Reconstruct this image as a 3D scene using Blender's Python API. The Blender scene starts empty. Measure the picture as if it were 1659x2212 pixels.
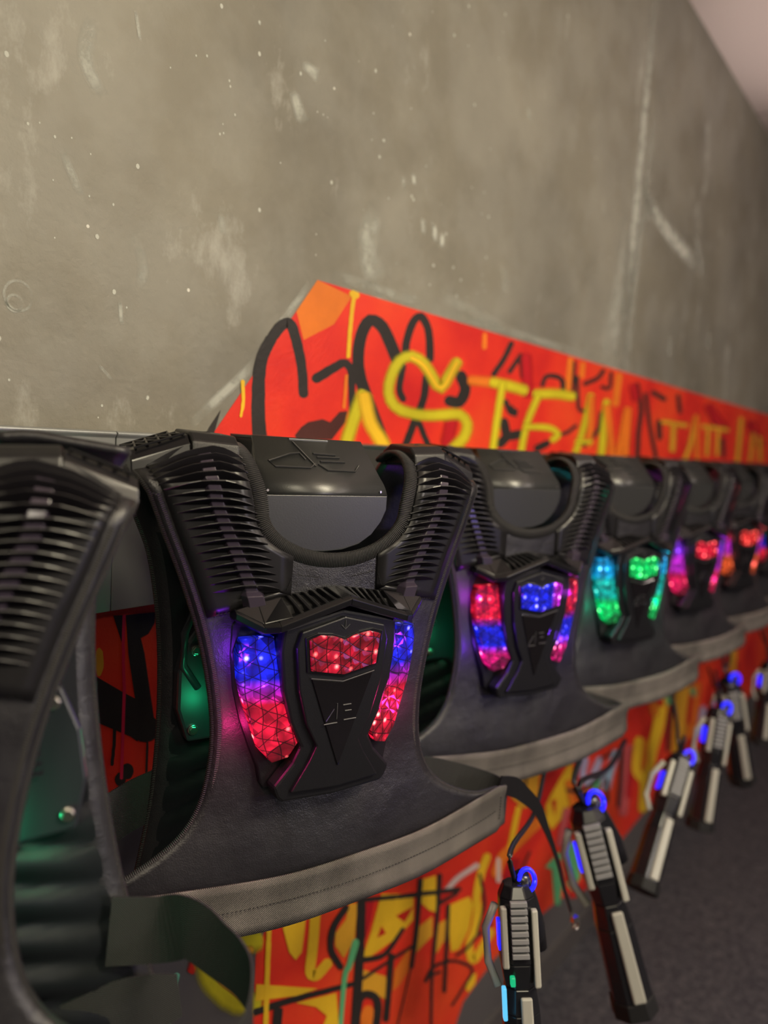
import bpy, bmesh, math, random
import numpy as np
from mathutils import Vector, Matrix

SC = bpy.context.scene
COL = SC.collection
PI = math.pi

# ------------------------------------------------------------------ camera
cam_data = bpy.data.cameras.new('camera')
cam_data.sensor_fit = 'VERTICAL'
cam_data.sensor_height = 34.6
cam_data.lens = 34.6 * 1661.0 / 2212.0
cam_data.clip_start = 0.02
cam_data.dof.use_dof = True
cam_data.dof.focus_distance = 0.93
cam_data.dof.aperture_fstop = 1.95
cam = bpy.data.objects.new('camera', cam_data)
COL.objects.link(cam)
YAW, PITCH, ROLL = math.radians(37.0042), math.radians(5.5343), math.radians(3.72)
F = Vector((math.cos(YAW) * math.cos(PITCH), math.sin(YAW) * math.cos(PITCH), -math.sin(PITCH)))
R = Vector((math.sin(YAW), -math.cos(YAW), 0))
U = R.cross(F)
R2 = R * math.cos(ROLL) + U * math.sin(ROLL)
U2 = -R * math.sin(ROLL) + U * math.cos(ROLL)
M = Matrix.Identity(4)
for r in range(3):
    M[r][0], M[r][1], M[r][2] = R2[r], U2[r], -F[r]
cam.matrix_world = M
SC.camera = cam

# ------------------------------------------------------------------ view, world, lamps
SC.view_settings.view_transform = 'Standard'
SC.view_settings.look = 'None'
SC.view_settings.gamma = 1.0
SC.view_settings.use_curve_mapping = False
SC.view_settings.exposure = 0.15
world = bpy.data.worlds.new('room_air')
SC.world = world
world.use_nodes = True
world.node_tree.nodes['Background'].inputs[0].default_value = (0.5, 0.5, 0.6, 1)
world.node_tree.nodes['Background'].inputs[1].default_value = 0.0

CEIL, FLOOR, WALL, BOARD = 1.455, -1.64, 0.88, 0.84


def area(name, loc, sx, sy, power, color, rot=(0, 0, 0)):
    l = bpy.data.lights.new(name, 'AREA')
    l.shape = 'RECTANGLE'
    l.size, l.size_y = sx, sy
    l.energy = power
    l.color = color
    o = bpy.data.objects.new(name, l)
    o.location = loc
    o.rotation_euler = rot
    COL.objects.link(o)
    return o


WARM = (1.0, 0.89, 0.64)
area('ceiling_lamp_light', (1.2, -1.1, CEIL - 0.035), 0.6, 0.6, 30, WARM)
area('ceiling_lamp_light', (-0.9, -0.9, CEIL - 0.035), 0.6, 0.6, 26, WARM)
area('ceiling_lamp_light', (3.6, -1.6, CEIL - 0.035), 0.6, 0.6, 12, (1.0, 0.88, 0.76))


def added_light(loc, power, color, radius=.09):  # unseen point lights, added for their effect on wall, ceiling and vests
    l = bpy.data.lights.new('added_room_light', 'POINT')
    l.energy = power
    l.color = color
    l.shadow_soft_size = radius
    o = bpy.data.objects.new('added_room_light', l)
    o.location = loc
    COL.objects.link(o)


added_light((1.15, -0.75, 0.85), 34, WARM)
added_light((1.25, -1.8, 0.25), 38, (1.0, 0.9, 0.80), .12)
added_light((-0.4, -1.3, 0.8), 9, (1.0, 0.9, 0.7))
added_light((3.2, -2.0, 0.9), 22, (1.0, 0.84, 0.76))
added_light((1.6, -1.9, -0.3), 6, (0.30, 0.25, 1.0), .15)  # violet light added low in the room to tint the dark tones


_l = bpy.data.lights.new('ceiling_fill_spot', 'SPOT')  # unseen spot added to brighten the ceiling alone
_l.energy, _l.color, _l.spot_size, _l.spot_blend, _l.shadow_soft_size = 27, (1.0, .87, .80), math.radians(82), .5, .12
_o = bpy.data.objects.new('ceiling_fill_spot', _l)
_o.location = (3.0, 0.12, 0.2)
_o.rotation_euler = (PI, 0, 0)
COL.objects.link(_o)

# ------------------------------------------------------------------ helpers
def link(o, parent=None):
    COL.objects.link(o)
    if parent is not None:
        o.parent = parent
    return o


def mesh(name, verts, faces, mat, parent=None, smooth=False, uv=None, bevel=0, solid=0, mats=None, fmat=None):
    me = bpy.data.meshes.new(name)
    me.from_pydata([tuple(map(float, v)) for v in verts], [], [tuple(f) for f in faces])
    for m in (mats or [mat]):
        me.materials.append(m)
    if fmat is not None:
        me.polygons.foreach_set('material_index', fmat)
    if uv is not None:
        L = me.uv_layers.new(name='UVMap')
        for lp in me.loops:
            L.data[lp.index].uv = uv[lp.vertex_index]
    if smooth:
        me.polygons.foreach_set('use_smooth', [True] * len(me.polygons))
    bm = bmesh.new()
    bm.from_mesh(me)
    bmesh.ops.recalc_face_normals(bm, faces=bm.faces)
    bm.to_mesh(me)
    bm.free()
    o = bpy.data.objects.new(name, me)
    link(o, parent)
    if solid:
        s = o.modifiers.new('solid', 'SOLIDIFY')
        s.thickness = solid
        s.offset = 0
    if bevel:
        b = o.modifiers.new('bevel', 'BEVEL')
        b.width = bevel
        b.segments = 2
        b.limit_method = 'ANGLE'
        b.angle_limit = math.radians(25)
    return o


class MB:
    """collects shapes of ONE object"""
    def __init__(self):
        self.v, self.f, self.uv = [], [], []

    def add(self, vs, fs, uvs=None):
        n = len(self.v)
        self.v += [tuple(map(float, p)) for p in vs]
        self.f += [tuple(i + n for i in f) for f in fs]
        self.uv += list(uvs) if uvs is not None else [(p[0], p[2]) for p in vs]

    def box(self, x0, x1, y0, y1, z0, z1):
        vs = [(x, y, z) for x in (x0, x1) for y in (y0, y1) for z in (z0, z1)]
        self.add(vs, [(0, 1, 3, 2), (4, 6, 7, 5), (0, 4, 5, 1), (2, 3, 7, 6), (0, 2, 6, 4), (1, 5, 7, 3)])

    def prism(self, front, back):
        """front / back: equally long loops of 3-D points"""
        n = len(front)
        self.add(list(front) + list(back),
                 [tuple(range(n)), tuple(range(2 * n - 1, n - 1, -1))] +
                 [(i, (i + 1) % n, n + (i + 1) % n, n + i) for i in range(n)])

    def tube(self, pts, rad, seg=10, closed=False):
        pts = [Vector(p) for p in pts]
        n = len(pts)
        rads = rad if hasattr(rad, '__len__') else [rad] * n
        vs, uvs = [], []
        up = Vector((0.13, 0.27, 0.95))
        d = 0
        for i, p in enumerate(pts):
            t = (pts[min(i + 1, n - 1)] - pts[max(i - 1, 0)]).normalized()
            a = t.cross(up)
            if a.length < 1e-3:
                a = t.cross(Vector((1, 0, 0)))
            a.normalize()
            b = t.cross(a)
            if i:
                d += (p - pts[i - 1]).length
            for k in range(seg):
                an = 2 * PI * k / seg
                vs.append(p + (a * math.cos(an) + b * math.sin(an)) * rads[i])
                uvs.append((d, k / seg))
        fs = [(i * seg + k, i * seg + (k + 1) % seg, (i + 1) * seg + (k + 1) % seg, (i + 1) * seg + k)
              for i in range(n - 1) for k in range(seg)]
        fs += [tuple(range(seg)), tuple(range((n - 1) * seg, n * seg))]
        self.add(vs, fs, uvs)

    def build(self, name, mat, parent=None, **k):
        return mesh(name, self.v, self.f, mat, parent, uv=self.uv, **k)


def tag(o, label, cat, group=None):
    o['label'] = label
    o['category'] = cat
    if group:
        o['group'] = group
    return o


def empty(name, loc=(0, 0, 0), yaw=0.0):
    o = bpy.data.objects.new(name, None)
    o.empty_display_size = 0.05
    o.location = loc
    o.rotation_euler = (0, 0, yaw)
    return link(o)


def spline(pts, per=8):
    p = np.array(pts, float)
    P = np.vstack([2 * p[0] - p[1], p, 2 * p[-1] - p[-2]])
    out = []
    for i in range(len(p) - 1):
        a, b, c, d = P[i:i + 4]
        for t in np.linspace(0, 1, per, endpoint=False):
            out.append(.5 * ((2 * b) + (c - a) * t + (2 * a - 5 * b + 4 * c - d) * t * t + (3 * b - a - 3 * c + d) * t ** 3))
    out.append(p[-1])
    return np.array(out)


# ------------------------------------------------------------------ materials
def mat(name, color=(.5, .5, .5), rough=.5, metal=0, spec=.5, coat=0, sheen=0):
    m = bpy.data.materials.new(name)
    m.use_nodes = True
    b = m.node_tree.nodes['Principled BSDF']
    b.inputs['Base Color'].default_value = (*color, 1)
    b.inputs['Roughness'].default_value = rough
    b.inputs['Metallic'].default_value = metal
    b.inputs['Specular IOR Level'].default_value = spec
    b.inputs['Coat Weight'].default_value = coat
    b.inputs['Coat Roughness'].default_value = .15
    b.inputs['Sheen Weight'].default_value = sheen
    return m


def nd(m, typ, **k):
    n = m.node_tree.nodes.new(typ)
    for a, v in k.items():
        if a in n.inputs.keys():
            n.inputs[a].default_value = v
        else:
            setattr(n, a, v)
    return n


def ln(m, a, b):
    m.node_tree.links.new(a, b)


def bsdf(m):
    return m.node_tree.nodes['Principled BSDF']


def coords(m, kind='Object'):
    return nd(m, 'ShaderNodeTexCoord').outputs[kind]


def ramp(m, stops, inp, interp='LINEAR'):
    r = nd(m, 'ShaderNodeValToRGB')
    r.color_ramp.interpolation = interp
    e = r.color_ramp.elements
    while len(e) < len(stops):
        e.new(.5)
    for q, (p, c) in zip(e, stops):
        q.position = p
        q.color = (*c, 1) if len(c) == 3 else c
    ln(m, inp, r.inputs[0])
    return r.outputs[0]


def noise(m, co, scale, detail=4, rough=.55, stretch=None):
    if stretch:
        mp = nd(m, 'ShaderNodeMapping')
        mp.inputs['Scale'].default_value = stretch
        ln(m, co, mp.inputs[0])
        co = mp.outputs[0]
    n = nd(m, 'ShaderNodeTexNoise', Scale=scale, Detail=detail, Roughness=rough)
    ln(m, co, n.inputs['Vector'])
    return n.outputs['Fac']


def bump(m, h, strength=.3, dist=.002, prev=None):
    b = nd(m, 'ShaderNodeBump', Strength=strength, Distance=dist)
    ln(m, h, b.inputs['Height'])
    if prev is not None:
        ln(m, prev, b.inputs['Normal'])
    ln(m, b.outputs[0], bsdf(m).inputs['Normal'])
    return b.outputs[0]


def mixc(m, fac, a, b, mode='MIX'):
    x = nd(m, 'ShaderNodeMix', data_type='RGBA', blend_type=mode)
    for s, v in ((0, fac), (6, a), (7, b)):
        if hasattr(v, 'is_output'):
            ln(m, v, x.inputs[s])
        else:
            x.inputs[s].default_value = v if s == 0 else (*v, 1)
    return x.outputs[2]


def math_(m, op, a, b=None, c=None):
    x = nd(m, 'ShaderNodeMath', operation=op)
    for i, v in enumerate((a, b, c)):
        if v is None:
            continue
        if hasattr(v, 'is_output'):
            ln(m, v, x.inputs[i])
        else:
            x.inputs[i].default_value = v
    return x.outputs[0]


def leather():
    m = mat('black_leather', (.015, .0142, .018), .42, spec=.8)
    co = coords(m)
    ln(m, ramp(m, [(.35, (.33,) * 3), (.68, (.52,) * 3)], noise(m, co, 11, 4)), bsdf(m).inputs['Roughness'])
    bp = bump(m, noise(m, co, 16, 5), .45, .008)
    v = nd(m, 'ShaderNodeTexVoronoi', Scale=620)
    ln(m, co, v.inputs['Vector'])
    bump(m, v.outputs['Distance'], .35, .0006, bp)
    return m


def webbing(name, c0, c1, rough=.6, su=900, sv=900, blot=0.0):
    """woven band: UV in metres, u along the band"""
    m = mat(name, c0, rough, spec=.4)
    uv = coords(m, 'UV')
    sx = nd(m, 'ShaderNodeSeparateXYZ')
    ln(m, uv, sx.inputs[0])
    a = math_(m, 'SINE', math_(m, 'MULTIPLY', sx.outputs[0], su * 2))
    b = math_(m, 'SINE', math_(m, 'MULTIPLY', sx.outputs[1], sv * 2))
    h = math_(m, 'MULTIPLY', a, b) if sv else a
    col = ramp(m, [(.25, c0), (.8, c1)], math_(m, 'MULTIPLY_ADD', h, .5, .5))
    if blot:
        nb = noise(m, uv, 14, 3, stretch=(1, .35, 1))
        col = mixc(m, ramp(m, [(.35, (1 - blot,) * 3), (.62, (1, 1, 1))], nb), (0, 0, 0), col, 'MIX')
        ln(m, col, bsdf(m).inputs['Base Color'])
    ln(m, col, bsdf(m).inputs['Base Color'])
    bump(m, h, .6, .0008)
    return m


def binding_mat():
    m = mat('ribbed_binding', (.03, .03, .033), .5, spec=.5)
    uv = coords(m, 'UV')
    sx = nd(m, 'ShaderNodeSeparateXYZ')
    ln(m, uv, sx.inputs[0])
    a = math_(m, 'SINE', math_(m, 'MULTIPLY', sx.outputs[0], 2 * PI / .0022))
    ln(m, ramp(m, [(.2, (.007, .007, .009)), (.8, (.045, .043, .043))], math_(m, 'MULTIPLY_ADD', a, .5, .5)), bsdf(m).inputs['Base Color'])
    bump(m, a, .8, .0010)
    return m


def paint(name, c, var=.12, rough=.45):
    m = mat(name, c, rough, spec=.35)
    co = coords(m)
    d = tuple(v * (1 - var * 1.6) for v in c)
    l = tuple(min(1, v * (1 + var)) for v in c)
    ln(m, ramp(m, [(.3, d), (.7, l)], noise(m, co, 6, 5)), bsdf(m).inputs['Base Color'])
    bump(m, noise(m, co, 160, 3), .25, .002)
    return m


def soft(m):
    """sprayed edge: the attribute 'cover' fades the paint out"""
    nt = m.node_tree
    out = [n for n in nt.nodes if n.type == 'OUTPUT_MATERIAL'][0]
    at = nd(m, 'ShaderNodeAttribute', attribute_name='cover')
    tr = nd(m, 'ShaderNodeBsdfTransparent')
    mx = nd(m, 'ShaderNodeMixShader')
    ln(m, at.outputs['Fac'], mx.inputs[0])
    ln(m, tr.outputs[0], mx.inputs[1])
    ln(m, bsdf(m).outputs[0], mx.inputs[2])
    ln(m, mx.outputs[0], out.inputs[0])
    return m


def lens_mat(name, top, mid, bot, z0, z1, zm=.5, power=1.5, hshift=None, flat=.0):
    """faceted lamp lens: lit by the light emitting diodes behind it"""
    m = mat(name, (.01, .01, .012), .16, spec=.4)
    co = coords(m)
    s = nd(m, 'ShaderNodeSeparateXYZ')
    ln(m, co, s.inputs[0])
    t = nd(m, 'ShaderNodeMapRange')
    ln(m, s.outputs[0 if hshift else 2], t.inputs[0])
    t.inputs[1].default_value, t.inputs[2].default_value = z0, z1
    col = ramp(m, [(0, top), (zm - flat - .10, top), (zm - flat, mid), (zm + flat, mid), (zm + flat + .10, bot), (1, bot)], t.outputs[0])
    wn = nd(m, 'ShaderNodeTexNoise', Scale=22.0, Detail=0.0)
    ln(m, co, wn.inputs['Vector'])
    dv = nd(m, 'ShaderNodeSeparateColor')
    ln(m, wn.outputs['Color'], dv.inputs[0])
    px = math_(m, 'MULTIPLY_ADD', dv.outputs[0], .017, s.outputs[0])
    pz = math_(m, 'MULTIPLY_ADD', dv.outputs[1], .017, s.outputs[2])
    lines = None
    for ang in (8, 66, 128):
        ca, sa = math.cos(math.radians(ang)) / .0155, math.sin(math.radians(ang)) / .0155
        q = math_(m, 'ADD', math_(m, 'MULTIPLY', px, ca), math_(m, 'MULTIPLY', pz, sa))
        fr = math_(m, 'ABSOLUTE', math_(m, 'SUBTRACT', math_(m, 'FRACT', q), .5))
        lines = fr if lines is None else math_(m, 'MINIMUM', lines, fr)
    facet = ramp(m, [(.015, (.10,) * 3), (.06, (1, 1, 1))], lines)
    cell = nd(m, 'ShaderNodeTexVoronoi', Scale=62)
    ln(m, co, cell.inputs['Vector'])
    cs = nd(m, 'ShaderNodeSeparateColor')
    ln(m, cell.outputs['Color'], cs.inputs[0])
    tone = math_(m, 'MULTIPLY_ADD', cs.outputs[0], .9, .25)
    sp = nd(m, 'ShaderNodeTexVoronoi', Scale=58)
    sp.inputs['Randomness'].default_value = .55
    ln(m, co, sp.inputs['Vector'])
    spot = ramp(m, [(0, (1, 1, 1)), (.09, (.6,) * 3), (.24, (0, 0, 0))], sp.outputs['Distance'])
    base = mixc(m, 1.0, col, facet, 'MULTIPLY')
    white = mixc(m, .30, col, (1, .85, .6))
    hot = mixc(m, spot, base, white)
    b = bsdf(m)
    ln(m, hot, b.inputs['Emission Color'])
    halo = math_(m, 'SUBTRACT', 1.35, math_(m, 'MULTIPLY', sp.outputs['Distance'], 1.5))
    tone = math_(m, 'MULTIPLY', tone, math_(m, 'MAXIMUM', halo, .35))
    st = math_(m, 'MULTIPLY', math_(m, 'MULTIPLY_ADD', spot, 4.2, tone), power)
    if not hshift:      # the tips of the lamps stay dim
        tip = ramp(m, [(0, (.45,) * 3), (.12, (1, 1, 1)), (.86, (1, 1, 1)), (1, (.12,) * 3)], t.outputs[0])
        st = math_(m, 'MULTIPLY', st, tip)
    ln(m, st, b.inputs['Emission Strength'])
    bump(m, lines, .6, .004)
    return m


LEATHER = leather()
BELT = webbing('woven_waist_band', (.085, .077, .070), (.30, .27, .245), .5, 1400, 1400, .45)
STRAP = webbing('woven_strap', (.010, .010, .012), (.055, .054, .053), .55, 1500, 1500)
BINDING = binding_mat()
RUBBER = mat('matt_black_rubber', (.012, .0115, .013), .34, spec=.5)
FIN = mat('black_rubber_fin', (.009, .008, .010), .30, spec=.55)
RIDGE = mat('smoky_glossy_strip', (.045, .035, .055), .18, spec=.7)
PLASTIC = mat('glossy_black_plastic', (.008, .008, .010), .22, spec=.65)
SATIN = mat('satin_black_plastic', (.009, .009, .011), .33, spec=.55)
bump(SATIN, noise(SATIN, coords(SATIN), 900, 2), .3, .0006)
PIANO = mat('polished_black_plate', (.008, .007, .009), .07, spec=.7)
RECESS = mat('dark_recess_black', (.004, .004, .005), .7)
SILVER = mat('worn_silver_edge', (.10, .10, .11), .3, metal=.3)
SCREW = mat('steel_screw', (.55, .52, .47), .28, metal=1)
PADDING = mat('quilted_twill_padding', (.009, .011, .014), .42, spec=.45)
_w = nd(PADDING, 'ShaderNodeTexWave', Scale=520.0)
ln(PADDING, coords(PADDING), _w.inputs['Vector'])
bump(PADDING, _w.outputs['Fac'], .35, .0008)
PLATE = mat('grey_moulded_plastic', (.020, .023, .030), .38, spec=.5)
HOOK = mat('powder_coated_steel', (.034, .035, .036), .34, metal=.15, spec=.8)
bump(HOOK, noise(HOOK, coords(HOOK), 700, 2), .15, .0005)
BOARDM = mat('grey_metal_cover', (.30, .31, .31), .38, metal=.35)
BOARDD = mat('dark_metal_cover', (.14, .135, .13), .30, metal=.6)
GUNBODY = mat('gun_black_plastic', (.012, .012, .015), .25, spec=.6)
GUNPALE = mat('pale_gun_grey', (.44, .43, .38), .35, spec=.5)
GUNGREY = mat('grey_gun_grille', (.26, .26, .27), .4)


def glow(name, c, power):
    m = mat(name, (.02, .02, .02), .3)
    bsdf(m).inputs['Emission Color'].default_value = (*c, 1)
    bsdf(m).inputs['Emission Strength'].default_value = power
    return m


GREEN_FILL = glow('green_fill', (0.02, 1.0, .35), 6)  # glow of the added green source inside the vests
BLUE_LED = glow('blue_led', (.01, .012, 1.0), 1.6)
GREEN_DIM = glow('dim_green_led', (.0, .55, .22), .8)
PALEBLUE_LED = glow('pale_blue_led', (.12, .62, 1.0), .9)

# ------------------------------------------------------------------ room
def wallpaint():
    m = mat('grey_plaster_paint', (.3, .3, .28), .55, spec=.35)
    co = coords(m)
    big = noise(m, co, 1.6, 5, .6)
    c = ramp(m, [(.32, (.205, .195, .165)), (.50, (.275, .262, .220)), (.68, (.33, .315, .262))], big)
    blot = ramp(m, [(.44, (1, 1, 1)), (.60, (.86, .84, .80))], noise(m, co, 5, 4, .6))
    c = mixc(m, 1.0, c, blot, 'MULTIPLY')
    scuff = ramp(m, [(.60, (0, 0, 0)), (.73, (.55,) * 3)], noise(m, co, 5.5, 8, .68, (1, 1, .55)))
    c = mixc(m, scuff, c, (.60, .60, .55))
    sv = nd(m, 'ShaderNodeTexVoronoi', Scale=26)
    ln(m, co, sv.inputs['Vector'])
    cs = nd(m, 'ShaderNodeSeparateColor')
    ln(m, sv.outputs['Color'], cs.inputs[0])
    keep = math_(m, 'GREATER_THAN', cs.outputs[0], .90)
    dot = math_(m, 'LESS_THAN', sv.outputs['Distance'], math_(m, 'MULTIPLY', cs.outputs[1], .075))
    c = mixc(m, math_(m, 'MULTIPLY', keep, dot), c, (.72, .71, .64))
    ln(m, c, bsdf(m).inputs['Base Color'])
    b1 = bump(m, noise(m, co, 9, 6, .6), .35, .012)
    bump(m, noise(m, co, 110, 3), .25, .003, b1)
    return m


WALLM = wallpaint()
CEILM = mat('pinkish_ceiling', (.50, .41, .385), .8)
_br = nd(CEILM, 'ShaderNodeTexBrick', Scale=1.0)
_br.offset = 0
_br.inputs['Color1'].default_value = (.80, .67, .63, 1)
_br.inputs['Color2'].default_value = (.78, .655, .615, 1)
_br.inputs['Mortar'].default_value = (.45, .37, .35, 1)
_br.inputs['Mortar Size'].default_value = .008
_br.inputs['Brick Width'].default_value = 1.2
_br.inputs['Row Height'].default_value = 1.2
ln(CEILM, coords(CEILM), _br.inputs['Vector'])
ln(CEILM, _br.outputs['Color'], bsdf(CEILM).inputs['Base Color'])
CARPET = mat('speckled_carpet', (.07, .066, .068), .95, spec=.1)
_co = coords(CARPET)
_c = ramp(CARPET, [(.35, (.036, .035, .046)), (.55, (.078, .076, .090)), (.75, (.17, .16, .165))], noise(CARPET, _co, 60, 6, .75))
ln(CARPET, _c, bsdf(CARPET).inputs['Base Color'])
bump(CARPET, noise(CARPET, _co, 260, 3), .6, .006)
DARKWALL = mat('dark_side_wall', (.055, .052, .06), .7)
TRIM = mat('dark_grey_skirting', (.085, .078, .08), .6)


def struct(o):
    o['kind'] = 'structure'
    return o


def slab(name, x0, x1, y0, y1, z0, z1, m):
    b = MB()
    b.box(x0, x1, y0, y1, z0, z1)
    return struct(b.build(name, m))


XL, XR, YB = -2.0, 5.9, -3.4
slab('wall_left', XL, XR, WALL, WALL + .1, FLOOR, CEIL, WALLM)
slab('wall_far', XR, XR + .1, YB, WALL, FLOOR, CEIL, DARKWALL)
slab('wall_near', XL - .1, XL, YB, WALL, FLOOR, CEIL, DARKWALL)
slab('wall_right', XL, XR, YB - .1, YB, FLOOR, CEIL, DARKWALL)
slab('floor', XL, XR, YB, WALL, FLOOR - .1, FLOOR, CARPET)
slab('ceiling', XL, XR, YB, WALL, CEIL, CEIL + .1, CEILM)
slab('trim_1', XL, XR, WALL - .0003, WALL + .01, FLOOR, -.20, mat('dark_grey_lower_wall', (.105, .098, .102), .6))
slab('baseboard_left', XL, XR, WALL - .012, WALL - .0002, FLOOR, FLOOR + .085, TRIM)

# ------------------------------------------------------------------ wall painting
PAINTS = {
    'black': ((.030, .026, .024), 0), 'yellow': ((.95, .56, .025), 0), 'orange': ((.90, .22, .02), 0),
    'red': ((.62, .020, .012), 0), 'brown': ((.075, .022, .018), 0), 'green': ((.13, .50, .22), 0),
    'lime': ((.66, .58, .02), 0), 'pink': ((.75, .02, .08), 0), 'lilac': ((.50, .48, .72), 0),
    'white': ((.72, .58, .55), 0), 'crimson': ((.55, .012, .02), 0), 'amber': ((.80, .40, .03), 0),
    'mint': ((.20, .66, .45), 0), 'sky': ((.33, .50, .68), 0), 'rose': ((.66, .12, .13), 0)}


def flat_strokes(name, base, base_mat, strokes, y0, step, parent=None):
    """layers of paint on the wall, one over the other, as one mesh"""
    mats, idx = [base_mat], {}
    V, Fc, mi, cov = [], [], [], []
    if base:
        V += [(x, y0, z) for x, z in base]
        Fc.append(tuple(range(len(base))))
        mi.append(0)
        cov += [1.0] * len(base)
    y = y0
    for kind, c, sf, rows in strokes:
        y -= step
        key = (c, sf)
        if key not in idx:
            m = paint('spray_paint_' + c + ('_soft' if sf else ''), PAINTS[c][0])
            idx[key] = len(mats)
            mats.append(soft(m) if sf else m)
        n = len(V)
        v = [float(t) for t in rows.split()]
        if kind == 'p':
            pts = list(zip(v[0::2], v[1::2]))
            V += [(a, y, b) for a, b in pts]
            cov += [1.0] * len(pts)
            Fc.append(tuple(range(n, n + len(pts))))
            mi.append(idx[key])
        else:
            cross = [(-.22, 0), (.25, 1), (.75, 1), (1.22, 0)] if sf else [(0, 1), (1, 1)]
            w = len(cross)
            q = len(v) // 4
            for i in range(q):
                ax, az, bx, bz = v[4 * i:4 * i + 4]
                for t, cc in cross:
                    V.append((ax + (bx - ax) * t, y, az + (bz - az) * t))
                    cov.append(cc * (0 if sf and i in (0, q - 1) else 1))
            for i in range(q - 1):
                for k in range(w - 1):
                    a = n + i * w + k
                    Fc.append((a, a + 1, a + w + 1, a + w))
                    mi.append(idx[key])
    o = mesh(name, V, Fc, None, parent, mats=mats, fmat=mi)
    at = o.data.attributes.new('cover', 'FLOAT', 'POINT')
    at.data.foreach_set('value', cov)
    return o


REDBASE = mat('spray_paint_red_orange', (.8, .08, .02), .45, spec=.35)
_co = coords(REDBASE)
ln(REDBASE, ramp(REDBASE, [(.30, (.60, .014, .016)), (.48, (.82, .038, .018)), (.72, (.90, .085, .020))],
                 noise(REDBASE, _co, 3.2, 4)), bsdf(REDBASE).inputs['Base Color'])
bump(REDBASE, noise(REDBASE, _co, 160, 3), .3, .002)

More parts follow.
